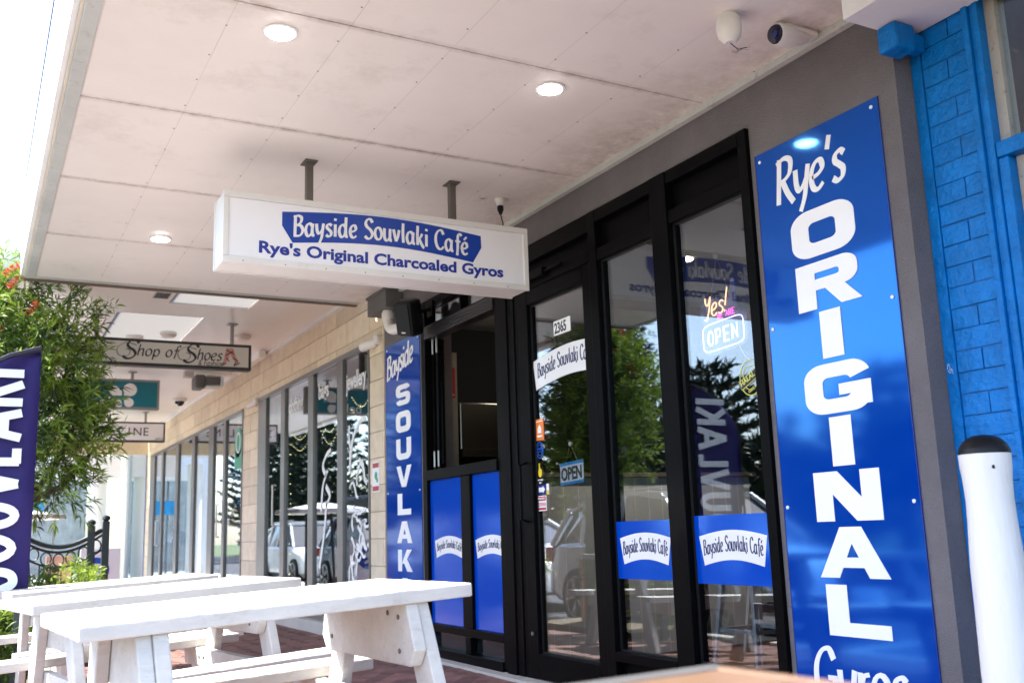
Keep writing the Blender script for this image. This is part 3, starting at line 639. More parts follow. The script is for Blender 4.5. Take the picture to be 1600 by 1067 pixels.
# hanging OPEN sign behind the glass
op = thing('open_sign', (.035, 5.05, 1.23), 'small white and blue OPEN card hanging on string behind the door glass', 'sign')
fr = facade(5.186, 1.157, .035); fr.u = Vector((0, -1, .04)).normalized()
mb = MB(); sheet(mb, fr, rect(0, .262, 0, .132), -.003, 0); mb.build('card', 'letter_white', op)
mb = MB(); sheet(mb, fr, rect(0, .262, 0, .016), 0, .001); sheet(mb, fr, rect(0, .262, .113, .132), 0, .001); mb.build('blue_band', 'cyan', op)
word('OPEN', .105, 'ink', fr, .131, .028, 'lettering', op, 'CENTER', bold=.03, sx=.86)
mb = MB(); mb.tube([(.034, 5.12, 1.287), (.034, 5.055, 1.40), (.034, 4.98, 1.292)], .0012, 5); mb.build('string', 'string', op)
mb = MB(); mb.lathe([(.014, 0), (.01, .012), (.004, .02)], (.03, 5.055, 1.40), 10, 'x'); mb.build('suction_hook', 'plastic_white', op)
# neon sign -------------------------------------------------------
neo = thing('neon_sign', (.07, 3.6, 1.85), 'lit neon style Yes we are open sign on clear backing behind glass', 'sign')
fr = facade(3.815, 1.712, .07); fr.u = Vector((0, -1, .045)).normalized()
out = smooth([(.02, .01), (.15, .0), (.29, .005), (.33, .04), (.33, .16), (.29, .185), (.265, .22), (.26, .33), (.235, .335), (.215, .27), (.16, .265), (.08, .29), (.01, .26), (-.005, .2), (.02, .16), (-.01, .1)], True, 4)
mb = MB(); sheet(mb, fr, out, -.004, 0); mb.build('backing', 'acrylic', neo)
def tubes(strs, r): 
    b_ = MB()
    for pts, cl in strs: b_.tube([fr(p[0], p[1], .006) for p in pts], r, 6, closed=cl)
    return b_
box_ = ell(.16, .085, .15, .068, 28, 6)
tubes([(box_, True)], .0028).build('neon_border', 'neon_white', neo)
def glyphs(s, u, v, size, wx=1, shear=0):
    o_ = []
    for c in s:
        adv, st = G[c]; cl = False
        for t in st:
            if t == 'C': cl = True; continue
            pp = [(u+(p[0]*wx+shear*p[1])*size, v+p[1]*size) for p in t]; o_.append((pp if cl else smooth(pp, False, 4), cl))
        u += adv*size*wx
    return o_
tubes(glyphs('Yes!', .03, .19, .10, 1.0, .12), .0036).build('neon_yes', 'neon_yellow', neo)
BL = {'W': [[(0, 1), (.2, 0), (.38, .8), (.56, 0), (.76, 1)]], 'E': [[(.5, 1), (0, 1), (0, 0), (.5, 0)], [(0, .5), (.4, .5)]], 'A': [[(0, 0), (.3, 1), (.6, 0)], [(.12, .35), (.48, .35)]],
      'R': [[(0, 0), (0, 1), (.4, 1), (.48, .75), (.4, .5), (0, .5)], [(.2, .5), (.5, 0)]], 'P': [[(0, 0), (0, 1), (.4, 1), (.5, .75), (.4, .45), (0, .45)]], 'N': [[(0, 0), (0, 1), (.5, 0), (.5, 1)]], 'O': [ell(.28, .5, .28, .5, 16)+[(.56, .5)]]}
def blocks(s, u, v, size, adv):
    o_ = []
    for c in s:
        if c != ' ':
            for t in BL[c]: o_.append(([(u+p[0]*size, v+p[1]*size) for p in t], False))
        u += adv
    return o_
tubes(blocks('WE', .125, .165, .03, .028)+blocks('ARE', .19, .165, .03, .024), .0022).build('neon_we_are', 'neon_pink', neo)
tubes(blocks('OPEN', .045, .045, .075, .06)+blocks('OPEN', .051, .05, .065, .06), .0022).build('neon_open', 'neon_white', neo)
mb = MB(); mb.tube([(.07, 3.74, 1.98), (.07, 3.67, 2.20)], .0012, 5); mb.tube([(.07, 3.60, 2.0), (.07, 3.67, 2.20)], .0012, 5); mb.lathe([(.012, 0), (.01, .01), (.003, .018)], (.06, 3.67, 2.2), 10, 'x')
mb.build('chain', 'steel', neo)
mb = MB(); mb.tube([tuple(fr(p[0], p[1], -.005)) for p in smooth([(.26, .0), (.30, -.06), (.36, -.09), (.42, -.1)])], .002, 6); mb.build('cable', 'plastic_white', neo)
# HALAL decal on right pane
hl = MB(); fr = facade(3.435, 1.555, .0195); idw = lambda a, b: (a, b)
ribbon(hl, fr, ell(0, 0, .072, .082, 32), (.002, .002, 0), True, 0, .002, idw); ribbon(hl, fr, ell(0, 0, .05, .056, 28), (.0016, .0016, 0), True, 0, .002, idw)
def rr(u, v): c, s_ = math.cos(R(24)), math.sin(R(24)); return (u*c-v*s_, u*s_+v*c)
p = hl.build('halal_ring', 'halal_yellow', w3)
mb = MB(); sheet(mb, fr, [rr(*q) for q in rect(-.078, .068, -.021, .021)], 0, .0024); mb.build('halal_band', 'ink', w3)
mb = MB()
ribbon(mb, fr, [rr(*q) for q in rect(-.078, .068, -.021, .021)], (.0016, .0016, 0), True, 0, .0028, idw); mb.build('halal_border', 'halal_yellow', w3)
word('HALAL', .034, 'halal_yellow', facade(3.435, 1.555, .0166), -.064, -.036, 'lettering', w3, rot=R(24), bold=.02, sx=1.02)
word('100%', .022, 'halal_yellow', facade(3.435, 1.555, .0166), -.018, -.074, 'lettering', w3, rot=R(24))
# stools inside
def stool(x, y, label, src=None):
    st = thing('bar_stool', (x, y, 0), label, 'stool', 'metal stools inside the cafe')
    mb = MB(); mb.box(x-.15, x+.15, y-.15, y+.15, .64, .665); mb.build('seat', 'stool_paint', st, bevel=.01)
    for a in (-1, 1):
        for b_ in (-1, 1):
            mb = MB(); t = (x+a*.13, y+b_*.13, .64); g_ = (x+a*.20, y+b_*.20, .004)
            mb.tube([t, g_], [.026, .014], 4); mb.build('leg', 'stool_paint', st)
    mb = MB()
    for a in (-1, 1): mb.box(x-.16, x+.16, y+a*.165-.008, y+a*.165+.008, .24, .262); mb.box(x+a*.165-.008, x+a*.165+.008, y-.157, y+.157, .24, .262)
    mb.build('footrest', 'stool_paint', st)
stool(1.98, 5.45, 'pale metal stool seen low through the right pane'); stool(1.25, 4.9, 'pale metal stool standing nearer the middle pane inside')
tb = thing('cafe_table', (1.35, 4.2, 0), 'dark dining table inside the cafe behind the right pane', 'table')
mb = MB(); mb.box(.9, 1.9, 3.8, 4.5, .715, .745); mb.build('tabletop', 'interior_dark', tb)
mb = MB(); mb.tube([(1.4, 4.15, .715), (1.4, 4.15, .02)], .035, 8); mb.box(1.15, 1.65, 3.9, 4.4, .004, .02); mb.build('pedestal', 'plastic_black', tb)
# kitchen seen through the servery
kt = thing('kitchen_hood', (.9, 7.5, 1.5), 'dull stainless steel cooking hood behind the servery opening', 'hood')
mb = MB(); mb.box(.38, 1.4, 7.3, 7.9, 1.56, 1.95); mb.build('hood_body', 'stainless', kt, bevel=.01)
mb = MB(); mb.box(.38, 1.4, 7.24, 7.298, 1.50, 1.555); mb.build('hood_rail', 'stainless', kt)
mb = MB(); mb.box(.38, 1.45, 7.35, 7.95, .004, .92); mb.build('bench_cabinet', 'stainless', kt)
kp = thing('kitchen_pillar', (.3, 7.5, 0), 'cream pillar with fire extinguisher sign inside the servery', 'pillar')
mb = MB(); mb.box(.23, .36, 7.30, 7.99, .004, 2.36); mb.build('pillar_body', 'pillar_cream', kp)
mb = MB(); fr = front(.235, 1.98, 7.2999); sheet(mb, fr, rect(0, .105, 0, .25), 0, .004); p = mb.build('red_plate', 'red_sign', kp)
mb = MB(); sheet(mb, front(.25, 2.07, 7.2955), rect(0, .05, 0, .13), 0, .002); sheet(mb, front(.262, 2.2, 7.2955), rect(0, .026, 0, .02), 0, .002); mb.build('bottle_icon', 'letter_white', p)
word('FIRE', .026, 'letter_white', front(.287, 2.035, 7.2955), 0, 0, 'lettering', p, 'CENTER'); word('EXTINGUISHER', .016, 'letter_white', front(.287, 2.0, 7.2955), 0, 0, 'lettering', p, 'CENTER', sx=.8)
kd = bpy.data.lights.new('hood_glow', 'POINT'); kd.energy = .8; kd.color = (1, .9, .75); kd.shadow_soft_size = .08
ko = bpy.data.objects.new('hood_glow', kd); C.objects.link(ko); ko.parent = kt; ko.location = (0, -.45, .75)
il = thing('indoor_downlight', (1.14, 5.25, 2.71), 'warm lit round downlight in the cafe ceiling seen through glass', 'ceiling light')
mb = MB(); mb.lathe([(.09, 0), (.09, -.012), (.07, -.014)], (1.14, 5.25, 2.718), 20); mb.build('trim', 'box_white', il)
mb = MB(); mb.lathe([(.065, -.0145), (.065, -.018)], (1.14, 5.25, 2.718), 20); mb.build('lamp_disc', 'lamp_warm', il)
ld = bpy.data.lights.new('downlight_glow', 'SPOT'); ld.energy = 45; ld.color = (1, .75, .5); ld.spot_size = R(120); ld.spot_blend = 1; ld.shadow_soft_size = .06
lo = bpy.data.objects.new('downlight_glow', ld); C.objects.link(lo); lo.parent = il; lo.location = (0, 0, -.05)
# big wall signs
def screws(parent, pts, m='letter_white', x=-.0065):
    for (y, z) in pts:
        mb = MB(); mb.lathe([(.008, 0), (.008, -.003), (.004, -.005)], (x, y, z), 10, 'x'); mb.build('screw', m, parent)
bs = thing('tall_blue_sign', (0, 2.9, 1.4), "tall blue wall sign reading Rye's ORIGINAL Gyros on the grey pier", 'sign')
mb = MB(); mb.box(-.006, -.0005, 2.55, 3.266, .10, 2.558); mb.build('sign_panel', 'sign_blue', bs)
mb = MB(); mb.box(-.0075, -.0062, 2.549, 2.552, .10, 2.559); mb.box(-.0075, -.0062, 3.264, 3.267, .10, 2.559); mb.build('edge_strip', 'navy', bs)
FS = facade(0, 0, -.0065); cy = 2.902
for ch, zb in zip('ORIGINAL', (2.000, 1.775, 1.560, 1.330, 1.115, .895, .672, .445)):
    mb = MB(); extended(mb, FS, ch, -cy, zb, .207 if ch in 'OG' else .20, .36); mb.build('letter', 'letter_white', bs)
mb = MB(); script(mb, FS, "Rye's", -3.155, 2.285, .20, (.075, .042, .45), .0, .86, .10); mb.build('lettering', 'letter_white', bs)
mb = MB(); script(mb, FS, "Gyros", -3.165, .190, .20, (.075, .042, .45), .0, .88, .04); mb.build('lettering', 'letter_white', bs)
screws(bs, [(3.235, 2.52), (2.585, 2.525), (3.24, 1.74), (2.58, 1.74), (3.24, .96), (2.58, .96)])
ss = thing('narrow_blue_sign', (0, 7.6, 1.4), 'narrow blue wall sign reading Bayside SOUVLAKI beside the cream blocks', 'sign')
mb = MB(); mb.box(-.006, -.0005, 7.218, 7.968, .10, 2.497); mb.build('sign_panel', 'sign_blue', ss)
mb = MB(); script(mb, FS, 'Bayside', -7.935, 2.20, .19, (.085, .045, .45), -.03, .86, .06, warp=lambda a, b: (a, b+.10*(a+7.935)/.65)); mb.build('lettering', 'letter_white', ss)
for k, ch in enumerate('SOUVLAKI'):
    mb = MB(); extended(mb, FS, ch, -7.575, 1.95-.2235*k, .172, .32); mb.build('letter', 'letter_white', ss)
screws(ss, [(7.93, 2.46), (7.25, 2.46), (7.25, 1.24), (7.93, 1.24)])
# ------------------------------------------------------------------ cafe canopy
can = thing('cafe_canopy', (-1.4, 5.3, 2.93), 'low white sheeted footpath canopy over the cafe front', 'canopy')
SZ = 2.937
rows = [(2.47, 3.553), (3.559, 4.683), (4.689, 5.827), (5.833, 6.988), (6.994, 8.20)]
for a, b_ in rows:
    mb = MB(); mb.box(-2.768, -.045, max(a, 2.47), b_, SZ, SZ+.012); mb.build('ceiling_panel', 'ceiling_paint', can)
mb = MB(); mb.box(-2.768, -.045, 2.5, 8.2, SZ+.014, SZ+.05); mb.build('soffit_void', 'dark_trim', can)
mb = MB()
rn = random.Random(3)
for i in range(6):
    x = -2.275+.455*i-.041
    y = 2.6
    while y < 8.15:
        mb.lathe([(.0042, 0), (.0042, -.0012)], (x+rn.uniform(-.008, .008), y, SZ), 6); y += rn.choice((.26, .28, .30))
tag(mb.build('nail_head', 'bolt', can), None, kind='stuff')
mb = MB(); mb.box(-.044, -.0035, 2.46, 8.2, 2.905, SZ+.012); mb.build('wall_trim', 'grey_trim', can, bevel=.003)
mb = MB(); mb.box(-2.832, -2.77, 2.4, 8.2, 2.925, 3.0); mb.build('gutter_lip', 'grey_trim', can, bevel=.003)
mb = MB(); mb.box(-2.832, -.16, 8.203, 8.25, 2.93, 3.02); mb.build('end_angle', 'grey_trim', can)
mb = MB(); mb.box(-2.845, -.16, 8.252, 8.30, 2.918, 3.05); mb.build('end_beam', 'rusty_trim', can)
mb = MB(); mb.box(-2.87, -2.845, 2.3, 8.3, 2.955, 3.72); mb.build('fascia', 'fascia_white', can)
mb = MB(); mb.box(-2.876, -2.84, 2.3, 8.3, 3.722, 3.75); mb.build('fascia_cap', 'navy', can)
mb = MB(); mb.box(-2.845, -2.833, 2.3, 8.3, 2.935, 2.953); mb.build('fascia_lip', 'cream_paint', can)
mb = MB(); mb.box(-2.84, -.002, 2.42, 8.25, 3.06, 3.09); mb.build('roof_sheet', 'grey_trim', can)
def cob(x, y):
    mb = MB(); r_ = random.Random(int(x*100+y*37))
    for k in range(7):
        a = r_.uniform(0, 6.28); L = r_.uniform(.02, .06); mb.tube([(x, y, SZ-.001), (x+math.cos(a)*L*.5, y+math.sin(a)*L*.5, SZ-.003), (x+math.cos(a+.4)*L, y+math.sin(a+.4)*L, SZ-.001)], .0006, 4)
    tag(mb.build('cobweb', 'bolt', can), None, kind='stuff')
for x, y in ((-.42, 5.25), (-.25, 3.05)): cob(x, y)
def downlight(x, y, lab):
    t = thing('downlight', (x, y, SZ), lab, 'ceiling light', 'lit downlights in the cafe canopy')
    mb = MB(); mb.lathe([(.072, 0), (.072, -.006), (.060, -.009)], (x, y, SZ), 28); mb.build('trim_ring', 'box_white', t)
    mb = MB(); mb.lathe([(.058, -.0092), (.056, -.0125)], (x, y, SZ), 28); mb.build('lens', 'lamp', t)
downlight(-2.1, 3.72, 'lit downlight in the canopy nearest the street and camera'); downlight(-.82, 3.72, 'lit downlight in the canopy above the right hand pane'); downlight(-2.07, 6.84, 'small lit downlight at the far end of the canopy')
# hanging lightbox
hs = thing('hanging_sign', (-1.15, 5.08, 2.49), 'white lightbox sign reading Bayside Souvlaki Café hanging from the canopy', 'sign')
A, B_, Z0, Z1, YF, YB = -2.045, -.262, 2.298, 2.672, 4.965, 5.195
mb = MB(); mb.box(A, B_, YF+.02, YB-.02, Z0, Z1); mb.build('case', 'box_white', hs, bevel=.004)
for yy0, yy1 in ((YF, YF+.019), (YB-.019, YB)):
    for (a0, a1, c0, c1) in ((A-.004, B_+.004, Z0-.004, Z0+.03), (A-.004, B_+.004, Z1-.03, Z1+.004), (A-.004, A+.024, Z0+.031, Z1-.031), (B_-.024, B_+.004, Z0+.031, Z1-.031)):
        mb = MB(); mb.box(a0, a1, yy0, yy1, c0, c1); mb.build('frame', 'box_white', hs, bevel=.002)
mb = MB(); mb.box(A+.025, B_-.025, YF+.008, YF+.018, Z0+.031, Z1-.031); mb.build('face', 'sign_white', hs)
mb = MB(); mb.box(A+.025, B_-.025, YB-.018, YB-.008, Z0+.031, Z1-.031); mb.build('back_face', 'sign_white', hs)
mb = MB(); r_ = random.Random(2)
for k in range(8): mb.lathe([(.003, 0), (.003, .004)], (A+.1+.22*k, YF-.004, Z0+.008), 6, 'y')
mb.build('rivet', 'bolt', hs)
SXL = .985
fh = front(0, 0, YF+.0078); n_ = 16; mb = MB()
def ban(t, hi):
    x = -1.743+1.173*t
    if hi: return (x, 2.596+.040*math.sin(math.pi*t))
    x = -1.686+1.062*t
    return (x, 2.432+.040*math.sin(math.pi*t))
for i in range(n_):
    a, b_ = i/n_, (i+1)/n_; sheet(mb, fh, [ban(a, 0), ban(b_, 0), ban(b_, 1), ban(a, 1)], 0, .001)
sheet(mb, fh, [ban(0, 0), ban(0, 1), (-1.743, 2.52)], 0, .0012); sheet(mb, fh, [ban(1, 0), (-.568, 2.525), ban(1, 1)], 0, .0012)
mb.build('blue_badge', 'deep_blue', hs)
fh2 = front(0, 0, YF+.0062)
wrp = lambda a, b: (a, b+.040*math.sin(math.pi*max(0, min(1, (a+1.743)/1.173))))
s = 'Bayside Souvlaki Café'; wx = 1.035/twidth(s, .115, .04)
mb = MB(); script(mb, fh2, s, -1.683, 2.463, .112, (.078, .045, .5), .05, 1.035/twidth(s, .112, .05), warp=wrp, d=.001); mb.build('lettering', 'letter_white', hs)
word("Rye's Original Charcoaled Gyros", .088, 'letter_navy', front(0, 0, YF+.0078), -1.868, 2.362, 'lettering', hs, fitw=1.435, bold=.03)
for x in (-1.566, -.70):
    mb = MB(); mb.box(x-.018, x+.018, 5.06, 5.10, Z1-.01, SZ-.008); h = mb.build('hanger', 'bracket', hs)
    mb = MB(); mb.box(x-.035, x+.035, 5.03, 5.13, SZ-.008, SZ-.001); mb.build('hanger_plate', 'bracket', h)
    mb = MB(); mb.box(x-.026, x+.026, 5.055, 5.105, Z1, Z1+.03); mb.build('hanger_foot', 'bracket', h)
pl = thing('power_socket', (-.30, 5.22, SZ), 'white ceiling socket with black plug and cord above the lightbox', 'socket')
mb = MB(); mb.lathe([(.035, 0), (.035, -.012), (.025, -.03), (.025, -.045)], (-.30, 5.22, SZ), 16); mb.build('socket_base', 'plastic_white', pl)
mb = MB(); mb.lathe([(.02, -.045), (.02, -.07), (.008, -.10)], (-.30, 5.22, SZ), 12); mb.tube([(-.30, 5.22, SZ-.1), (-.29, 5.21, SZ-.16), (-.31, 5.2, Z1-.01)], .004, 6); mb.build('plug', 'plastic_black', pl)
# camera and sensor near the right
cc = thing('security_camera', (-.214, 2.79, SZ), 'white wedge shaped security camera with round black lens on the canopy', 'camera')
mb = MB(); mb.tube([(-.285, 2.79, SZ-.056), (-.27, 2.79, SZ-.054), (-.20, 2.80, SZ-.044), (-.13, 2.80, SZ-.034), (-.10, 2.80, SZ-.03)], [.044, .048, .044, .032, .02], 20); mb.build('body', 'plastic_white', cc, True)
mb = MB(); mb.tube([(-.2855, 2.789, SZ-.057), (-.292, 2.788, SZ-.058)], [.041, .038], 20); mb.build('lens', 'lens', cc, True)
mb = MB(); mb.tube([(-.2925, 2.788, SZ-.058), (-.294, 2.788, SZ-.058)], [.016, .014], 12); mb.build('lens_centre', 'navy', cc)
mb = MB(); mb.box(-.24, -.06, 2.765, 2.835, SZ-.03, SZ-.001); mb.build('mount', 'plastic_white', cc, bevel=.01)
ps = thing('motion_sensor', (-.50, 2.83, SZ), 'white rounded motion sensor with loose wire under the canopy', 'sensor')
mb = MB(); mb.lathe([(.035, 0), (.048, -.02), (.052, -.06), (.045, -.10), (.022, -.125)], (-.50, 2.83, SZ), 18); mb.build('body', 'plastic_white', ps, True)
mb = MB(); mb.tube([(-.5, 2.83, SZ-.125), (-.47, 2.82, SZ-.15), (-.44, 2.8, SZ-.145)], .002, 5); mb.build('wire', 'plastic_black', ps)
# speaker + pipe
sp = thing('wall_speaker', (-.2, 7.0, 2.55), 'black outdoor speaker tilted on bracket above the narrow blue sign', 'speaker')
mt = Matrix.Translation((-.19, 7.02, 2.555))@Matrix.Rotation(R(18), 4, 'X')@Matrix.Rotation(R(-14), 4, 'Y')@Matrix.Rotation(R(28), 4, 'Z')
mb = MB(); mb.box(-.05, .10, -.085, .085, -.145, .145, mt); mb.build('cabinet', 'plastic_black', sp, bevel=.03)
mb = MB(); mb.box(-.062, -.052, -.07, .07, -.125, .125, mt); mb.build('grille', 'plastic_black', sp, bevel=.004)
mb = MB(); mb.box(-.065, -.0625, -.02, .02, -.11, -.10, mt); mb.build('badge', 'plastic_white', sp)
mb = MB(); mb.tube([(-.10, 6.95, 2.60), (-.03, 6.93, 2.62)], .015, 8); mb.box(-.04, -.021, 6.88, 6.98, 2.56, 2.68); mb.build('bracket', 'black_frame', sp)
pv = thing('drain_pipe', (-.09, 7.5, 2.6), 'white plastic elbow pipe under the grey box beside the speaker', 'pipe')
mb = MB(); mb.tube(smooth([(-.085, 7.70, 2.765), (-.085, 7.70, 2.68), (-.08, 7.64, 2.60), (-.07, 7.5, 2.575), (-.05, 7.3, 2.57)]), .045, 14); mb.build('elbow', 'plastic_white', pv, True)
mb = MB(); mb.lathe([(.052, 2.70), (.052, 2.745)], (-.085, 7.70, 0), 16); mb.build('collar', 'plastic_white', pv)

# ------------------------------------------------------------------ block wall of the neighbour
nb = thing('block_shop_building', (0, 14, 0), 'long cream concrete block shop building with grey framed windows', 'building')
ZT = 3.13
regs = [(8.016, 8.374, 0, 2.63), (8.016, 12.33, 2.63, ZT+.05), (12.33, 13.13, 0, 2.60), (12.33, 21.25, 2.60, ZT+.05), (20.78, 21.25, 0, 2.60)]
mb = MB(); 
for (a, b_, c_, d_) in regs: mb.box(.008, .2, a, b_-.001, c_, d_)
mb.build('mortar_wall', 'mortar', nb)
rb = random.Random(5); k = -1
z = 2.478-.2295*11
row = 0; seen = 0
while z < ZT+.05:
    y = 8.998-.625*4+(.3125 if row % 2 else 0)
    while y < 21.3:
        for (a, b_, c_, d_) in regs:
            y0, y1, z0, z1 = max(y, a), min(y+.625, b_), max(z, c_), min(z+.2295, d_)
            if y1-y0 > .03 and z1-z0 > .03:
                g = .004; mb = MB(); dx = rb.uniform(-.0025, .0)
                mb.box(dx, .007, y0+g, y1-g, z0+g, z1-g); mb.build('block', 'block', nb)
        y += .625
    z += .2295; row += 1
mb = MB(); mb.box(.2, 5, 8.15, 8.2, -.05, 3.3); mb.box(.2, 5, 12.6, 12.8, -.05, 3.3); mb.box(.2, 5, 21.0, 21.2, -.05, 3.3); mb.build('cross_wall', 'interior_grey', nb)
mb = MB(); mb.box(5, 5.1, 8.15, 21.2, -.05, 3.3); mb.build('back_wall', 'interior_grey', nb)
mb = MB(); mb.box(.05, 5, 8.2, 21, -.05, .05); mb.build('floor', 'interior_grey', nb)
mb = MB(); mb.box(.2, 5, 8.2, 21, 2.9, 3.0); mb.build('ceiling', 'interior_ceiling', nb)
def shopwin(name, label, posts, ztop, zbot, panes, door_rng=None):
    t = thing(name, (0, sum(posts[0])/2, 0), label, 'window')
    y0, y1 = posts[0][0], posts[-1][1]
    bars(t, [(y0, y1, ztop-.05, ztop, -.015, .04), (y0, y1, zbot, zbot+.05, -.015, .04)], 'frame', 'grey_frame')
    bars(t, [(a, b_, zbot+.052, ztop-.052, -.012, .03) for a, b_ in posts], 'mullion', 'grey_frame')
    for a, b_ in panes:
        mb = MB(); mb.box(.012, .018, a+.002, b_-.002, zbot+.052, ztop-.052); mb.build('glass_pane', 'glass_shop', t)
    return t
wa = shopwin('boutique_window', 'grey framed boutique window lettered clothing bags and jewellery', [(8.378, 8.40), (9.10, 9.26), (10.04, 10.22), (11.12, 11.28), (11.95, 12.32)], 2.63, .10,
             [(8.40, 9.10), (9.26, 10.04), (10.22, 11.12), (11.28, 11.95)])
wb = shopwin('cafe_next_window', 'far grey framed shop windows with poster panels and pull handles', [(13.14, 13.17), (14.12, 14.27), (14.92, 15.25), (16.32, 16.55), (17.73, 17.98), (19.28, 19.46), (20.25, 20.76)], 2.60, .10,
             [(13.17, 14.12), (14.27, 14.92), (15.25, 16.32), (16.55, 17.73), (17.98, 19.28), (19.46, 20.25)])
for (y, zz, t) in ((11.42, 1.05, wa), (14.38, .95, wb), (19.6, .85, wb)):
    mb = MB(); mb.tube([(-.02, y, zz), (-.06, y, zz), (-.06, y, zz+.45), (-.02, y, zz+.45)], .012, 6); mb.build('pull_handle', 'plastic_white', t)
word('clothing', .23, 'decal_white', facade(11.02, 2.28, .0095), 0, 0, 'lettering', wa, sx=.74, bold=.02); word('bags', .23, 'decal_white', facade(9.92, 2.30, .0095), 0, 0, 'lettering', wa, sx=.85, bold=.02)
word('jewellery', .23, 'decal_white', facade(9.04, 2.27, .0095), 0, 0, 'lettering', wa, sx=.64, bold=.02); word('open', .12, 'decal_white', facade(11.80, 2.1, .0095), 0, 0, 'lettering', wa)
# fairy lights
for kk, (ya, yb, zz, sag) in enumerate(((11.02, 10.36, 2.06, .10), (9.96, 9.36, 2.10, .16), (9.0, 8.42, 2.2, .12))):
    mb = MB(); mb2 = MB()
    for q in range(2):
        pts = [(.05, ya+(yb-ya)*i/12, zz-q*.12-sag*math.sin(math.pi*i/12)) for i in range(13)]
        mb.tube(pts, .002, 4)
        for p_ in pts: mb2.lathe([(.001, -.004), (.0045, 0), (.001, .004)], (p_[0], p_[1], p_[2]), 6)
    t = mb.build('fairy_light_wire', 'string', wa); mb2.build('bulb', 'fairy', t)
mb = MB()
for i in range(16): mb.lathe([(.001, -.005), (.005, 0), (.001, .005)], (.05, 11.08+.02*math.sin(i*2), .4+.11*i), 6)
mb.build('fairy_light_strand', 'fairy', wa)
# swirling stripe decals
mb = MB(); fr = facade(8.98, .15, .0115); rz = random.Random(11)
for k in range(26):
    u0 = rz.uniform(.03, .5); v0 = rz.uniform(.0, 1.5); a0 = rz.uniform(0, 6.28); pts = []; u, v = u0, v0
    for j in range(7):
        pts.append((min(max(u, .01), .55), v)); a0 += rz.uniform(-.9, .9); u += .05*math.cos(a0); v += .06*math.sin(a0)
    ribbon(mb, fr, smooth(pts, False, 3), (.018, .012, .5), False, 0, .002+.0001*(k % 4), lambda a, b: (a, b))
ribbon(mb, fr, smooth([(.02, 1.35), (.1, 1.62), (.3, 1.78), (.45, 1.8)]), (.03, .02, .8), False, 0, .003, lambda a, b: (a, b))
tag(mb.build('stripe_decal', 'decal_white', wa), None)
mb = MB(); fr = facade(9.97, .25, .0115)
for pts in ([(.15, .9), (.2, 1.15), (.35, 1.3)], [(.1, .35), (.25, .7), (.32, 1.0)], [(.3, 1.25), (.2, 1.35), (.3, 1.45), (.45, 1.5)], [(.3, .95), (.42, 1.05), (.3, 1.15)]):
    ribbon(mb, fr, smooth(pts), (.03, .018, .6), False, 0, .002, lambda a, b: (a, b))
mb.build('vine_decal', 'decal_white', wa)
# window display goods in A
for k, (y, mm, h) in enumerate(((8.7, 'aqua_cloth', .8), (9.6, 'peach', .7), (9.8, 'interior_ceiling', .55), (10.7, 'shelf_pale', .5))):
    t = thing('display_stand', (.6, y, .05), ['aqua goods stacked behind the jewellery pane', 'peach goods behind the bags pane', 'grey goods behind the bags pane edge', 'pale goods behind the clothing pane'][k], 'display', 'goods on display in the boutique')
    for j in range(5):
        mb = MB(); a = rb.uniform(-.2, .2); hh = h/5; mb.box(.5+a*.3, .8+a*.3, y-.2+a, y+.1+a, .05+j*hh, .05+(j+1)*hh-.01); mb.build('box', mm if j % 2 else 'shelf_pale', t, bevel=.01)
# posters in B
for (y0, y1, z0, z1, m_) in ((14.0, 13.72, .4, 2.45, 'photo_print'), (13.68, 13.2, 2.0, 2.5, 'photo_print'), (13.68, 13.2, .15, .9, 'photo_print'), (14.85, 14.35, .5, 1.3, 'shelf_pale'), (14.85, 14.3, 1.75, 2.5, 'photo_print'), (13.6, 13.25, .9, 1.15, 'letter_white'), (13.68, 13.2, 1.35, 1.68, 'cyan'), (14.1, 13.75, .15, .38, 'pink'), (14.85, 14.35, .15, .48, 'navy'), (16.2, 15.9, .6, 2.4, 'photo_print'), (15.7, 15.35, 1.2, 1.9, 'pink'), (17.6, 17.3, .4, 1.5, 'aqua_cloth'), (19.1, 18.7, .4, 1.7, 'aqua_cloth')):
    mb = MB(); mb.box(.038, .042, y1, y0, z0, z1); mb.build('poster', m_, wb)
mb = MB(); mb.box(.0375, .0378, 13.18, 14.86, 1.70, 1.98); mb.build('blue_strip', 'cyan', wb)
mb = MB(); fr = facade(13.45, 2.18, .0115); sheet(mb, fr, circle(0, 0, .2, 20), 0, .002); sheet(mb, fr, rect(-.2, .2, -.35, -.1), 0, .002); p = mb.build('green_badge', 'green_logo', wb)
mb = MB(); ribbon(mb, facade(13.45, 2.18, .0093), ell(0, 0, .11, .13, 18), (.015, .015, 0), True, 0, .001, lambda a, b: (a, b)); mb.build('badge_ring', 'letter_white', p)
for k, y in enumerate((15.7, 17.1, 18.6)):
    t = thing('garment_rack', (.8, y, .05), ['aqua clothes rack in the far shop nearest the posters', 'aqua clothes rack in the middle of the far shop', 'aqua clothes rack at the end of the far shop'][k], 'clothes rack', 'clothes racks in the far shop')
    for j in range(6):
        mb = MB(); yy = y-.35+.12*j; mb.prism([(.6, .5), (1.0, .5), (.92, 1.6), (.8, 1.66), (.68, 1.6)], 'y', yy, yy+.05); mb.build('garment', 'aqua_cloth' if j % 3 else 'shelf_pale', t)
    mb = MB(); mb.tube([(.8, y-.5, .05), (.8, y-.5, 1.68), (.8, y+.5, 1.68), (.8, y+.5, .05)], .015, 6); mb.build('rail', 'steel', t)
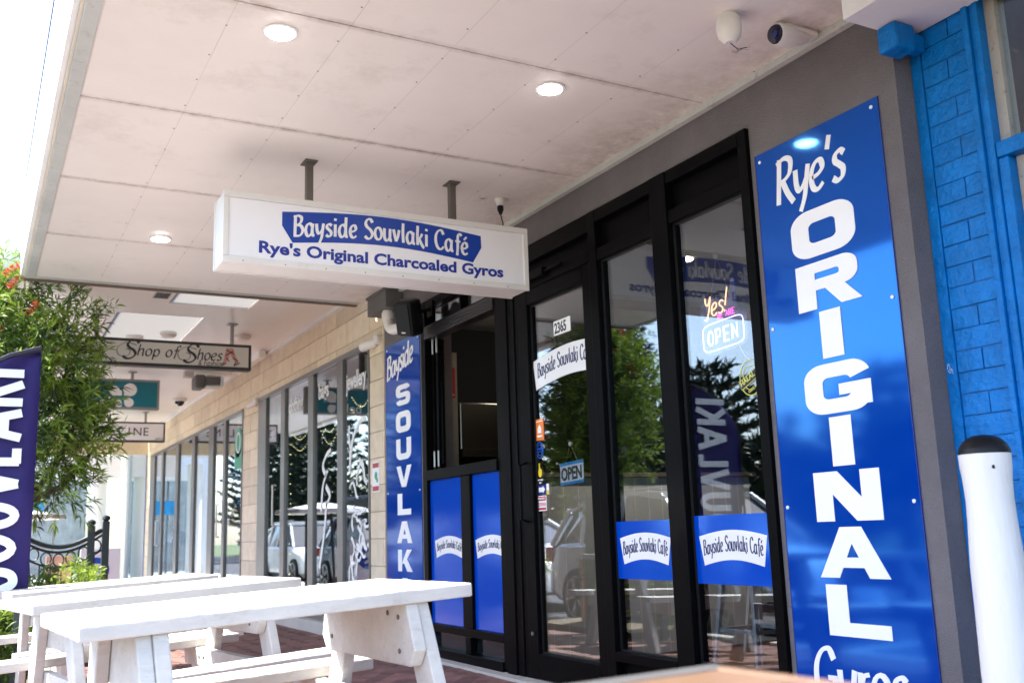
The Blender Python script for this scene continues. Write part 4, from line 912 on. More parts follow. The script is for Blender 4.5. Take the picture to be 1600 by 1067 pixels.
# poster on the pillar
ps_ = thing('small_poster', (-.004, 8.22, 1.4), 'small pink and white notice taped to the cream block pillar', 'poster')
mb = MB(); mb.box(-.006, -.004, 8.14, 8.31, 1.27, 1.53); mb.build('paper', 'letter_white', ps_)
mb = MB(); fr = facade(8.31, 1.27, -.0062); sheet(mb, fr, rect(.01, .16, .01, .05), 0, .0006); sheet(mb, fr, rect(.01, .16, .21, .25), 0, .0006); mb.build('red_band', 'red_sign', ps_)
mb = MB(); sheet(mb, facade(8.31, 1.27, -.0062), circle(.09, .14, .035), 0, .0006); sheet(mb, facade(8.31, 1.27, -.0062), circle(.12, .10, .02), 0, .0007); mb.build('green_print', 'green_logo', ps_)
def bullet(x, y, z, lab, big=1):
    t = thing('bullet_camera', (x, y, z), lab, 'camera')
    mb = MB(); mb.tube([(x-.02, y+.02, z-.02), (x-.10*big, y+.16*big, z-.05)], .038*big, 14); mb.build('body', 'plastic_white', t, True)
    mb = MB(); mb.tube([(x-.101*big, y+.161*big, z-.0505), (x-.105*big, y+.167*big, z-.052)], .026*big, 12); mb.build('lens', 'lens', t)
    mb = MB(); mb.lathe([(.045*big, 0), (.045*big, -.035), (.03*big, -.05)], (x, y, z), 16, 'x'); mb.build('mount', 'plastic_white', t, True)
bullet(-.004, 8.12, 2.60, 'white bullet camera on the block wall beside the narrow sign', 1.05); bullet(-.004, 12.38, 2.60, 'white bullet camera on the pier between the two shop windows', .9)
# ------------------------------------------------------------------ neighbour canopy
nc = thing('far_canopy', (-1.4, 14, ZT), 'higher smooth white canopy over the block shops with panels imitating bright patches of sunlight', 'canopy')
holes = [(-1.56, -.8, 8.75, 9.62), (-1.95, -1.12, 10.15, 12.0)]
xs = sorted({-2.85, -.004, *[h[0] for h in holes], *[h[1] for h in holes]}); ysn = sorted({8.32, 21.2, *[h[2] for h in holes], *[h[3] for h in holes]})
mb = MB()
for i in range(len(xs)-1):
    for j in range(len(ysn)-1):
        cx, cyy = (xs[i]+xs[i+1])/2, (ysn[j]+ysn[j+1])/2
        if any(h[0] < cx < h[1] and h[2] < cyy < h[3] for h in holes): continue
        mb.box(xs[i], xs[i+1], ysn[j], ysn[j+1], ZT, ZT+.08)
mb.build('soffit', 'soffit_white', nc)
for h in holes:
    mb = MB(); mb.box(h[0]+.004, h[1]-.004, h[2]+.004, h[3]-.004, ZT+.012, ZT+.02); mb.build('sun_patch_panel', 'sun_patch', nc)  # translucent panels let into the soffit imitate patches of bounced sunlight
mb = MB(); mb.box(-.05, -.003, 8.32, 21.2, ZT-.04, ZT-.002); mb.build('wall_trim', 'fascia_white', nc)
mb = MB(); mb.box(-3.0, -2.86, 9.1, 21.2, ZT-.05, 4.15); mb.build('fascia', 'fascia_white', nc)
mb = MB(); mb.box(-3.0, -2.86, 9.04, 9.098, ZT+.05, 4.14); mb.build('end_cap', 'box_white', nc)
def drop_sign(name, label, x0, x1, y, z0, z1, mf, mface, posts, zc=ZT, th=.12):
    t = thing(name, ((x0+x1)/2, y, (z0+z1)/2), label, 'sign')
    mb = MB(); mb.box(x0, x1, y, y+th, z0, z1); mb.build('case', mf, t, bevel=.004)
    mb = MB(); mb.box(x0+.03, x1-.03, y-.004, y-.0005, z0+.03, z1-.03); mb.build('face', mface, t)
    for px in posts:
        mb = MB(); mb.tube([(px, y+th/2, z1+.001), (px, y+th/2, zc-.001)], .02, 8); mb.box(px-.05, px+.05, y+th/2-.05, y+th/2+.05, zc-.012, zc-.002); mb.build('post', 'steel', t)
    return t
sh = drop_sign('shoe_shop_sign', 'cream hanging sign with curly Shop of Shoes lettering and pink heels', -2.72, -.60, 10.3, 2.635, 2.905, 'ink', 'sign_cream', (-2.11, -.79))
fr = front(0, 0, 10.2955)
mb = MB(); thin = (.075, .035, .6)
script(mb, fr, 'Little', -2.42, 2.735, .105, thin, .0, 1.0, .22); script(mb, fr, 'hop of', -1.74, 2.735, .115, thin, .03, 1.05, .22); script(mb, fr, 'hoes', -1.16, 2.725, .115, thin, .02, 1.0, .22)
script(mb, fr, 'S', -1.88, 2.70, .19, thin, 0, 1.2, .25); script(mb, fr, 'S', -1.30, 2.69, .19, thin, 0, 1.2, .25); script(mb, fr, '& Fashion', -1.14, 2.668, .055, thin, 0, 1, .2)
for cx, cyy in ((-1.80, 2.80), (-1.22, 2.79)):
    ribbon(mb, fr, smooth([(cx+.06, cyy+.04), (cx-.04, cyy+.06), (cx-.12, cyy), (cx-.1, cyy-.07), (cx-.02, cyy-.07), (cx+.0, cyy-.02), (cx-.04, cyy)]), (.004, .002, .6), False, 0, .001, lambda a, b: (a, b))
mb.build('lettering', 'ink', sh)
mb = MB(); sheet(mb, fr, [(-.86, 2.86), (-.79, 2.86), (-.76, 2.77), (-.73, 2.72), (-.75, 2.69), (-.80, 2.76), (-.82, 2.80), (-.84, 2.74), (-.87, 2.68), (-.90, 2.68), (-.88, 2.75)], 0, .001); mb.build('feet_print', 'pink', sh)
mb = MB()
for a, b_ in (((-.86, 2.84), (-.78, 2.80)), ((-.79, 2.83), (-.87, 2.78)), ((-.86, 2.76), (-.83, 2.72)), ((-.79, 2.76), (-.74, 2.73)), ((-.91, 2.675), (-.86, 2.70)), ((-.78, 2.675), (-.72, 2.71)), ((-.78, 2.68), (-.755, 2.72))):
    ribbon(mb, fr, [a, b_], (.005, .005, 0), False, 0, .0016, lambda x, y: (x, y))
mb.build('strap_print', 'ink', sh)
te = drop_sign('teal_sign', 'teal hanging lightbox with a white four petal logo', -2.1, -.98, 13.7, 2.625, 3.02, 'steel', 'teal', (-1.32,))
fr = front(-1.42, 2.80, 13.6955); mb = MB()
def petal(cx, cyy, r, a): 
    pts = circle(cx, cyy, r, 18); sheet(mb, fr, pts, 0, .001)
petal(-.12, .06, .065, 0); petal(.07, .08, .085, 0); petal(.06, -.09, .06, 0)
sheet(mb, fr, rect(-.11, -.03, -.002, .07), 0, .0012); sheet(mb, fr, rect(-.005, .09, 0, .08), 0, .0014); sheet(mb, fr, rect(0, .07, -.1, -.04), 0, .0013); mb.build('petal_logo', 'letter_white', te)
word('belle', .2, 'letter_white', fr, -.02, -.15, 'lettering', te, 'RIGHT', bold=.01)
si = drop_sign('white_name_sign', 'white hanging sign with black frame ending in the letters INE', -1.75, -.2, 18.0, 2.605, 2.95, 'ink', 'sign_white', (-.52,))
fr = front(0, 0, 17.9955)
for k, ch in enumerate('SHORELINE'):
    word(ch, .20, 'ink', fr, -1.60+.135*k, 2.715, 'lettering', si, 'CENTER')
word('gallery', .05, 'ink', fr, -.36, 2.65, 'lettering', si)
# ceiling fittings of the far canopy
fl = thing('floodlight', (-.5, 13.6, ZT), 'grey floodlight with clear lens on the far canopy ceiling', 'floodlight')
mb = MB(); mb.box(-.70, -.58, 13.5, 13.62, 3.05, ZT-.001); mb.build('junction_box', 'grey_trim', fl)
mb = MB(); mb.box(-.57, -.44, 13.42, 13.72, 2.90, 3.08); mb.build('body', 'dark_trim', fl, bevel=.02)
mb = MB(); mb.box(-.438, -.20, 13.42, 13.72, 2.93, 3.08); mb.build('lens', 'glass_shop', fl, bevel=.02)
mb = MB(); mb.box(-.42, -.24, 13.45, 13.7, 2.95, 3.06); mb.build('reflector', 'stainless', fl)
dm = thing('dome_camera', (-.286, 16.2, ZT), 'small white dome camera on the far canopy ceiling', 'camera')
mb = MB(); mb.lathe([(.11, 0), (.11, -.04), (.08, -.05)], (-.286, 16.2, ZT), 16); mb.build('base', 'plastic_white', dm)
mb = MB(); mb.lathe([(.075, -.051), (.07, -.09), (.035, -.12)], (-.286, 16.2, ZT), 16); mb.build('dome', 'lens', dm, True)
vt = thing('ceiling_vent', (-1.66, 9.27, ZT), 'small grey louvred vent in the far canopy ceiling', 'vent')
mb = MB(); mb.box(-1.74, -1.60, 9.16, 9.40, ZT-.008, ZT-.001); mb.build('vent_plate', 'grey_trim', vt)
for k in range(5):
    mb = MB(); mb.box(-1.73, -1.61, 9.18+.045*k, 9.195+.045*k, ZT-.014, ZT-.0085); mb.build('louvre', 'dark_trim', vt)
for k, (x, y, lb) in enumerate(((-1.33, 11.0, 'round smoke detector above the shoe sign middle'), (-1.63, 11.3, 'flat round light above the shoe sign text'), (-.55, 10.9, 'round fitting by the right end of the shoe sign'))):
    t = thing('ceiling_fitting', (x, y, ZT), lb, 'ceiling fitting', 'round fittings on the far canopy')
    mb = MB(); mb.lathe([(.09, 0), (.09, -.03), (.06, -.055)], (x, y, ZT), 16); mb.build('body', 'plastic_white', t, True)
tl = thing('batten_light', (-.12, 11.5, ZT), 'white batten light along the top of the block wall', 'light')
mb = MB(); mb.box(-.17, -.08, 11.7, 13.0, ZT-.09, ZT-.001); mb.build('batten', 'plastic_white', tl, bevel=.01)

# ------------------------------------------------------------------ far end shops
fc = thing('corner_shop_building', (0, 25, 0), 'far pale shop building with tall teal glass and round column', 'building')
mb = MB(); mb.box(0, 4, 24.4, 24.6, -.1, 3.6); mb.box(0, .12, 21.3, 24.4, 2.95, 3.6); mb.build('wall', 'cream_wall', fc)
mb = MB(); mb.box(-1.9, -.0, 21.22, 21.4, 2.66, 3.0); mb.build('beam', 'cream_wall', fc)
mb = MB(); mb.box(-3.0, 0, 21.4, 30, 3.3, 3.45); mb.build('soffit', 'soffit_white', fc)
mb = MB(); mb.box(.0, .05, 21.32, 21.42, 0, 2.95); mb.build('frame', 'navy', fc)
mb = MB(); mb.box(-.02, .06, 24.0, 24.45, 0, 2.95); mb.build('frame', 'fascia_white', fc)
mb = MB(); mb.box(.03, .04, 21.42, 24.0, .05, 2.95); mb.build('glass_pane', 'glass_shop', fc)
mb = MB(); mb.box(1.2, 1.3, 21.3, 24.4, 0, 3); mb.build('curtain', 'aqua_cloth', fc)
mb = MB(); mb.lathe([(.19, -.1), (.19, 2.45)], (-.45, 25.5, 0), 20); mb.build('column', 'fascia_white', fc, True)
mb = MB(); mb.box(-1.3, 0, 25.2, 25.8, 2.452, 2.95); mb.build('column_sign', 'sign_white', fc)
mb = MB(); mb.lathe([(.19, -.1), (.19, 2.9)], (-2.05, 27.2, 0), 20); mb.build('column', 'fascia_white', fc, True)
es = thing('end_shop_building', (-1.5, 31, 0), 'distant glazed shop front closing the view under the tree', 'building')
mb = MB(); mb.box(-3.2, 0, 31, 31.2, 2.7, 4.0); mb.box(-3.2, -3.0, 31, 31.2, -.1, 2.7); mb.build('wall', 'fascia_white', es)
for k in range(3):
    mb = MB(); mb.box(-3.0+1.0*k, -2.04+1.0*k, 31.05, 31.06, .0, 2.69); mb.build('glass_pane', 'glass_shop', es)
    mb = MB(); mb.box(-2.03+1.0*k, -2.0+1.0*k, 31, 31.1, .0, 2.69); mb.build('mullion', 'dark_trim', es)
mb = MB(); mb.box(-3, 0, 33, 33.1, 0, 3); mb.build('back_wall', 'shelf_pale', es)
mb = MB(); mb.box(-2.2, -1.3, 30.9, 30.95, 1.7, 2.1); p = mb.build('notice_board', 'cyan', es)
# patio bits behind the fence
um = thing('flat_umbrella', (-2.3, 18, 0), 'flat white umbrella canopy behind the iron fence', 'umbrella')
mb = MB(); mb.lathe([(.9, 1.33), (.88, 1.40), (.1, 1.52)], (-2.6, 18, 0), 8); mb.build('canopy', 'fascia_white', um)
mb = MB(); mb.tube([(-2.3, 18, 0), (-2.3, 18, 1.4)], .03, 8); mb.tube([(-2.9, 18.2, -.1), (-2.8, 18.1, 1.4)], .03, 8); mb.build('pole', 'ink', um)
pb = thing('peach_board', (-1.95, 14.5, 0), 'peach coloured notice board with dark squares behind the fence', 'board')
mb = MB(); mb.box(-2.25, -1.95, 13.6, 13.64, -.1, .78); mb.build('board', 'peach', pb)
for k in range(3):
    mb = MB(); mb.box(-2.18, -2.10, 13.59, 13.599, .3+.14*k, .38+.14*k); mb.build('dark_square', 'ink', pb)
ba = thing('a_frame_board', (-1.65, 14, 0), 'white pavement board with a blue round emblem behind the fence', 'board')
mb = MB(); mb.box(-1.9, -1.45, 13.2, 13.24, -.1, .85); mb.build('panel', 'sign_white', ba)
mb = MB(); sheet(mb, front(-1.72, .60, 13.199), circle(0, 0, .15), 0, .003); mb.build('emblem', 'halal_blue', ba)
mb = MB(); ribbon(mb, front(-1.72, .6, 13.195), smooth([(-.05, .06), (.04, .05), (-.03, -.01), (.05, -.07)]), (.018, .018, 0), False, 0, .002, lambda a, b: (a, b)); mb.build('emblem_mark', 'letter_white', ba)
pbx = thing('peach_planter', (-3.2, 8.6, 0), 'peach planter box at the left edge behind the flag', 'planter')
mb = MB(); mb.box(-3.34, -2.98, 9.3, 9.8, -.2, .55); mb.build('box', 'peach', pbx)

# ------------------------------------------------------------------ iron fence
fe = thing('iron_fence', (-2.3, 10.5, 0), 'dark green wrought iron fence panel with hoops and dipped top rail', 'fence')
Y = 10.4; xa, xb = -2.70, -1.94
for x, zt_ in ((-2.07, 1.08), (-1.94, 1.12), (-2.75, 1.10)):
    mb = MB(); mb.box(x-.032, x+.032, Y-.032, Y+.032, gz(x, Y), zt_); p = mb.build('post', 'fence', fe, bevel=.004)
    mb = MB(); mb.lathe([(.02, zt_+.001), (.04, zt_+.02), (.035, zt_+.045), (.01, zt_+.06)], (x, Y, 0), 12); mb.build('finial', 'fence', p, True)
xa = -2.72; xb = -1.97
dip = lambda t: 1.04-.15*math.sin(math.pi*t)
for dz, r_ in ((0, .022), (-.05, .012), (-.19, .010)):
    mb = MB(); mb.tube([(xa+(xb-xa)*i/14, Y, dip(i/14)+dz) for i in range(15)], r_, 8); mb.build('rail', 'fence', fe)
for i in range(7):
    t = (i+.5)/7; x = xa+(xb-xa)*t; mb = MB(); mb.tube([(x+.045*math.cos(a*math.pi/8), Y, dip(t)-.12+.058*math.sin(a*math.pi/8)) for a in range(16)], .007, 6, closed=True); mb.build('hoop', 'fence', fe)
for i in range(8):
    t = (i+.3)/8; x = xa+(xb-xa)*t; mb = MB(); mb.tube([(x, Y, dip(t)-.19), (x, Y, .05)], .007, 6); mb.build('baluster', 'fence', fe)
mb = MB(); mb.box(xa, xb, Y-.015, Y+.015, .03, .06); mb.build('bottom_rail', 'fence', fe)
fp = thing('fence_side', (-2.78, 8.3, 0), 'dark green steel post and low rail at the street edge by the flag', 'fence')
mb = MB(); mb.box(-2.79, -2.73, 7.95, 8.01, gz(-2.76, 8), .62); mb.build('post', 'fence', fp, bevel=.004)
mb = MB(); mb.box(-2.86, -2.82, 8.2, 8.24, gz(-2.76, 8), .5); mb.build('post', 'fence', fp)
mb = MB(); mb.box(-2.79, -2.15, 8.0+.02, 8.045, .04, .07); mb.build('rail', 'fence', fp)

# ------------------------------------------------------------------ picnic tables
def picnic(label):
    t = thing('picnic_table', (0, 0, 0), label, 'table', 'white picnic tables on the footpath')
    def bx(name, x0, x1, y0, y1, z0, z1, m='table_white'):
        b_ = MB(); b_.box(x0, x1, y0, y1, z0, z1); return b_.build(name, m, t, bevel=.006)
    n_ = 5; wd = .733/n_
    for k in range(n_): bx('tabletop_plank', 0+.002*(k % 2), 1.25-.003*(k % 3), k*wd+.001, (k+1)*wd-.001, .745, .790+.0006*(k % 2))
    for y0 in (-.45, .855):
        bx('bench_plank', -.03, 1.26, y0, y0+.20, .425, .470)
    for x0, x1, xi0, xi1 in ((.155, .200, .201, .246), (1.05, 1.095, 1.004, 1.049)):
        for s_, yt, yb in ((1, .10, -.20), (-1, .633, .933)):
            b_ = MB(); h = .065; b_.prism([(yt-h, .744), (yt+h, .744), (yb+h, 0), (yb-h, 0)], 'x', x0, x1); b_.build('leg', 'table_white', t, bevel=.005)
        b_ = MB(); b_.prism([(.02, .744), (.713, .744), (.76, .60), (.72, .545), (.01, .545), (-.03, .60)], 'x', xi0, xi1); b_.build('cross_board', 'table_white', t, bevel=.005)
        b_ = MB(); b_.box(xi0, xi1, -.42, 1.03, .33, .424); b_.build('bench_support', 'table_white', t, bevel=.005)
        b_ = MB(); xo = xi0 if xi0 > .5 else xi1; dr = -.003 if xi0 > .5 else .003
        for (yy, zz) in ((.08, .70), (.08, .59), (.16, .71), (.58, .70), (.66, .60), (.64, .71), (-.05, .38), (.02, .38), (.72, .38), (.79, .38)):
            b_.lathe([(.009, 0), (.009, dr), (.004, dr*1.6)], (xo, yy, zz), 8, 'x')
        b_.build('bolt', 'bolt', t)
    return t
p0 = picnic('nearest white picnic table with its end close to the camera')
for k, (loc, a, lb) in enumerate((((-2.788, 3.046, -.109), 4.2, None), ((-2.809, 4.853, -.137), 8.7, 'middle white picnic table between the other two'), ((-2.82, 6.813, -.162), 5.9, 'farthest white picnic table beside the purple flag'))):
    o = p0 if k == 0 else copy_tree(p0)
    if lb: o['label'] = lb
    o.location = loc; o.rotation_euler = (0, -.040, R(a))

# timber table in the foreground corner
tt = thing('timber_table', (-2.7, .6, 0), 'warm timber table corner with black edge at the bottom of view', 'table')
for k in range(5):
    mb = MB(); y0 = .92-.13*(k+1); mb.box(-3.05, -2.352, y0+.001, y0+.129, .70, .74); mb.build('tabletop_plank', 'timber', tt, bevel=.003)
mb = MB(); mb.box(-3.05, -2.337, .922, .940, .695, .742); mb.build('edge_band', 'dark_trim', tt, bevel=.002)
mb = MB(); mb.box(-2.350, -2.337, .27, .921, .69, .742); mb.build('edge_trim', 'timber', tt, bevel=.002)
for x in (-3.0, -2.42):
    for y in (.32, .86):
        mb = MB(); mb.box(x-.025, x+.025, y-.025, y+.025, gz(x, y), .698); mb.build('leg', 'plastic_black', tt)
tt.location = (-2.7+.029, .6-.031, 0); tt.rotation_euler = (0, 0, R(5))
# ------------------------------------------------------------------ blue brick building on the right
bb = thing('blue_brick_building', (.1, 1.5, 0), 'bright blue painted brick wall with sash window at right edge', 'building')
XB = .10
mb = MB(); mb.box(XB+.006, .35, 2.207, 2.459, -.05, 3.3); mb.box(XB+.006, .35, -2, 2.205, 2.88, 3.3); mb.box(XB+.006, .35, -2, 2.205, -.05, .55); mb.build('mortar_wall', 'blue_mortar', bb)
mb = MB(); mb.box(XB-.004, XB+.005, 2.412, 2.458, -.05, 3.3); mb.build('painted_edge', 'blue_paint', bb)
rb = random.Random(9); z = -.03; row = 0
while z < 3.2:
    y = 2.43
    ks = [(.19, .03)] if row % 2 else [(.085, .0), (.115, .0)]
    ycur = 2.411
    segs = [.203] if row % 2 else [.12+rb.uniform(-.012, .012)]
    if row % 2 == 0: segs.append(.203-segs[0])
    for s_ in segs:
        mb = MB(); dx = rb.uniform(-.002, .002); dzr = rb.uniform(-.0015, .0015)
        mb.prism([(ycur-s_+.0015+rb.uniform(0, .002), z+.0015+dzr), (ycur-.0015-rb.uniform(0, .002), z+.0015+dzr+rb.uniform(-.0008, .0008)), (ycur-.0012-rb.uniform(0, .002), z+.0785+dzr), (ycur-s_+.0012, z+.0785+dzr+rb.uniform(-.0008, .0008))], 'x', XB+dx, XB+.0055); mb.build('brick', 'blue_paint', bb, bevel=.003)
        ycur -= s_
    if z > 2.88:
        yy = 2.206
        while yy > 1.0:
            mb = MB(); mb.box(XB+rb.uniform(-.002, .002), XB+.0055, yy-.218, yy-.003, z+.0015, z+.078); mb.build('brick', 'blue_paint', bb, bevel=.0025); yy -= .221
    z += .0805; row += 1
win = thing('blue_sash_window', (XB, 1.8, 0), 'weathered sash window in blue moulded frame at right edge', 'window')
ZW = 2.83
for k, (yo, wd_, x0) in enumerate(((2.206, .024, -.018), (2.181, .016, -.004), (2.164, .022, -.012))):
    y1 = yo; y0 = yo-wd_
    dz = 2.206-yo
    mb = MB(); mb.box(XB+x0, XB+.08, y0, y1, .55, ZW+.045-dz); mb.build('moulding', 'blue_paint', win, bevel=.003)
    mb = MB(); mb.box(XB+x0, XB+.08, .8, y0-.001, ZW+.045-dz-wd_, ZW+.045-dz); mb.build('moulding', 'blue_paint', win, bevel=.003)
mb = MB(); mb.box(XB-.01, XB+.07, .8, 2.141, 2.165, 2.225); mb.build('transom', 'blue_paint', win, bevel=.008)
mb = MB(); mb.box(XB-.004, XB+.07, 2.10, 2.141, .6, 2.163); mb.build('lower_stile', 'blue_paint', win, bevel=.006)
mb = MB(); mb.box(XB+.03, XB+.09, 2.10, 2.141, 2.228, ZW-.03); mb.build('old_stile', 'cream_old', win)
mb = MB(); mb.box(XB+.03, XB+.09, 1.9, 2.099, ZW-.05, ZW-.03); mb.build('old_head', 'cream_old', win)
mb = MB(); mb.box(XB+.04, XB+.08, 2.06, 2.098, 1.9, 2.163); mb.build('old_stile', 'cream_old', win)
mb = MB(); mb.box(XB+.05, XB+.056, .8, 2.105, 2.228, ZW-.03); mb.build('upper_pane', 'glass', win)
mb = MB(); mb.box(XB+.05, XB+.056, .8, 2.099, .6, 2.163); mb.build('lower_pane', 'glass_shop', win)
mb = MB(); mb.box(XB+.12, XB+.13, .8, 2.2, .6, 1.98); mb.build('blind', 'sign_white', win)
mb = MB(); mb.box(1.2, 1.3, .5, 2.4, 0, 3.2); mb.build('room_wall', 'interior_dark', win)
gr = MB(); ribbon(gr, facade(2.452, 1.44, XB-.0042), smooth([(0, 0), (.008, .02), (.013, .0), (.004, -.007), (.013, -.014), (.02, 0), (.024, -.02)]), (.0006, .0006, 0), False, 0, .0006, lambda a, b: (a, b)); gr.build('scribble', 'letter_white', bb)
mb = MB(); sheet(mb, facade(2.425, .86, XB-.0045), [(0, 0), (.035, .005), (.04, .11), (.03, .1), (.028, .14), (0, .13)], 0, .0006); mb.build('torn_sticker', 'letter_white', bb)
be = thing('white_eave_beam', (0, 2, 2.95), 'white boxed eave of the blue building at top right', 'eave')
mb = MB(); mb.box(-.26, XB-.006, -1, 2.458, 2.783, 3.3); mb.build('box_beam', 'fascia_white', be)
mb = MB(); mb.box(-2.8, -.262, .6, 2.40, 2.96, 3.1); mb.build('unseen_sun_blocker', 'soffit_white', be)  # out-of-view sheet added to keep direct sun off the blue wall
br = thing('blue_bracket', (0, 2.5, 2.85), 'blue painted bracket under the white eave', 'bracket')
mb = MB(); mb.box(-.09, .025, 2.365, 2.455, 2.672, 2.781); mb.build('bracket_block', 'blue_paint', br, bevel=.012)
mb = MB(); mb.box(.026, XB-.006, 2.38, 2.43, 2.69, 2.76); mb.build('bracket_arm', 'blue_paint', br, bevel=.006)
# bollard
bo = thing('white_bollard', (-.30, 2.05, 0), 'white timber bollard with waisted neck and black domed cap', 'bollard')
bx_, by_ = -.30, 2.05
prof = [(.088, -.05), (.088, .2), (.087, .45), (.084, .62), (.083, .74), (.079, .82), (.075, .89), (.0735, .95), (.076, 1.01), (.080, 1.05), (.081, 1.088)]
mb = MB(); mb.lathe(prof, (bx_, by_, 0), 32, 'z', 1.0, .92); mb.build('post', 'post_paint', bo, True)
mb = MB(); mb.lathe([(.082, 1.089), (.081, 1.10), (.073, 1.118), (.057, 1.134), (.034, 1.145), (.008, 1.149)], (bx_, by_, 0), 32, 'z', 1.0, .92); mb.build('cap', 'plastic_black', bo, True)
mb = MB(); mb.lathe([(.006, 0), (.006, .004)], (bx_-.045, by_-.062, 1.045), 10, 'y'); mb.build('screw_hole', 'ink', bo)

# ------------------------------------------------------------------ feather flag
fg_ = thing('feather_flag', (-2.9, 7.4, 0), 'dark purple blue feather flag with white SOUVLAKI running up it', 'flag')
YFg = 7.4; xr = -2.735; mb = MB()
NV = 26; NU = 8; z0, z1 = .60, 2.22; vs = []
def edge(z): 
    t = max(0, (z-1.72)/(z1-1.72)); return .62*max(0, 1-t**1.4*.99)**.62
for j in range(NV):
    z = z0+(z1-z0)*j/(NV-1); wv = edge(z)
    for i in range(NU):
        u = i/(NU-1); x = xr-wv*u if True else 0
        vs.append((x, YFg+.018*math.sin(u*5+z*3.1)+.012*math.sin(z*9), z+.0))
fs = [(j*NU+i, j*NU+i+1, (j+1)*NU+i+1, (j+1)*NU+i) for j in range(NV-1) for i in range(NU-1)]
mb.add(vs, fs); o = mb.build('fabric', 'flag', fg_, True); sm = o.modifiers.new('solid', 'SOLIDIFY'); sm.thickness = .003
mb = MB(); mb.tube([(xr-edge(z1*1.0-(z1-1.72)*(1-k/10)), YFg, 1.72+(z1-1.72)*k/10) for k in range(11)]+[(xr, YFg, z1+.01)], .022, 6); mb.build('sleeve', 'flag_edge', fg_)
mb = MB(); mb.tube([(xr-.63, YFg+.0, -.15), (xr-.63, YFg, 1.74)], .012, 8); mb.build('pole', 'flag_edge', fg_)
mb = MB(); mb.box(xr-.85, xr-.4, YFg-.2, YFg+.2, -.19, -.16); mb.build('base_plate', 'plastic_black', fg_)
frf = FR((xr-.30, YFg-.036, .60), (0, 0, 1), (-1, 0, 0))
def sans(ch, mbx, fr, u, v, h, w):
    L = {'S': [smooth([(.9, .8), (.6, 1), (.2, .95), (.08, .72), (.3, .56), (.7, .44), (.92, .25), (.75, .03), (.35, 0), (.08, .2)])], 'O': ['C', ell(.5, .5, .42, .46, 20)],
         'U': [[(.1, 1), (.1, .35)]+ell(.5, .38, .4, .36, 10, 2, 180, 360)+[(.9, 1)]], 'V': [[(.02, 1), (.5, 0)], [(.98, 1), (.5, 0)]], 'L': [[(.12, 1), (.12, 0)], [(.02, .05), (.85, .05)]],
         'A': [[(0, 0), (.5, 1)], [(1, 0), (.5, 1)], [(.2, .3), (.8, .3)]], 'K': [[(.12, 1), (.12, 0)], [(.9, 1), (.12, .42)], [(.4, .6), (.95, 0)]], 'I': [[(.2, 1), (.2, 0)]]}[ch]
    cl = False; q = 0
    for t in L:
        if t == 'C': cl = True; continue
        q += 1; ribbon(mbx, fr, [(u+p[0]*w, v+p[1]*h) for p in t], (.028, .028, 0), cl, 0, .002+.0002*q, lambda a, b: (a, b))
wds = {'S': .15, 'O': .18, 'U': .16, 'V': .17, 'L': .13, 'A': .18, 'K': .16, 'I': .06}; u = .02
wds = {k: v*.93 for k, v in wds.items()}
for ch in 'SOUVLAKI':
    mb = MB(); sans(ch, mb, frf, u, -.20, .34, wds[ch]); mb.build('letter', 'letter_white', fg_); u += wds[ch]+.052

# ------------------------------------------------------------------ vegetation
import numpy as np
def leaf_mesh(pos, dirs, L, Wd, rng, name, m, parent, curve=.0):
    n = len(pos); side = np.cross(dirs, rng.normal(size=(n, 3))); side /= np.linalg.norm(side, axis=1)[:, None]+1e-9
    L = L*(0.7+.6*rng.random(n))[:, None]; wv = Wd*(0.7+.6*rng.random(n))[:, None]
    a = pos; mid = pos+dirs*L*.5; tip = pos+dirs*L; tip[:, 2] -= curve*L[:, 0]
    V = np.stack([a, mid-side*wv*.5, tip, mid+side*wv*.5], 1).reshape(-1, 3)
    me = bpy.data.meshes.new(name); F = np.arange(4*n).reshape(-1, 4)
    org = np.array(parent['_o']) if parent is not None else 0
    me.from_pydata((V-org).tolist(), [], F.tolist()); me.materials.append(M[m])
    o = bpy.data.objects.new(name, me); C.objects.link(o)
    if parent is not None: o.parent = parent
    return o
def sprays(rng, lobes, ntw, per, spread=.18):
    """twigs inside lobes, leaves round each twig"""
    P = []; D = []; tot = sum(l[3]*l[4]*l[5] for l in lobes)
    for (cx, cyy, cz, rx, ry, rz_) in lobes:
        k = int(ntw*rx*ry*rz_/tot)+6
        for _ in range(k):
            v = rng.normal(size=3); v /= np.linalg.norm(v); r = rng.random()**.45
            c = np.array([cx, cyy, cz])+v*np.array([rx, ry, rz_])*r
            ax = v*.7+np.array([0, 0, .35])+rng.normal(size=3)*.35; ax /= np.linalg.norm(ax)
            t = rng.random(per)[:, None]; p = c+ax*t*spread
            d = ax*.7+rng.normal(size=(per, 3))*.55; d /= np.linalg.norm(d, axis=1)[:, None]
            P.append(p); D.append(d)
    return np.concatenate(P), np.concatenate(D)
rng = np.random.default_rng(4)
bt = thing('bottlebrush_tree', (-2.88, 9.0, -.16), 'bottlebrush tree with narrow leaves and red flowers by the street edge', 'tree')
mb = MB(); mb.tube(smooth([(-2.70, 9.1, -.2), (-2.69, 9.1, .4), (-2.72, 9.1, .9), (-2.70, 9.05, 1.4), (-2.80, 9.0, 2.0), (-2.95, 9.0, 2.6)]), [.085-.002*i for i in range(31)], 10); mb.build('trunk', 'bark', bt, True)
mb = MB()
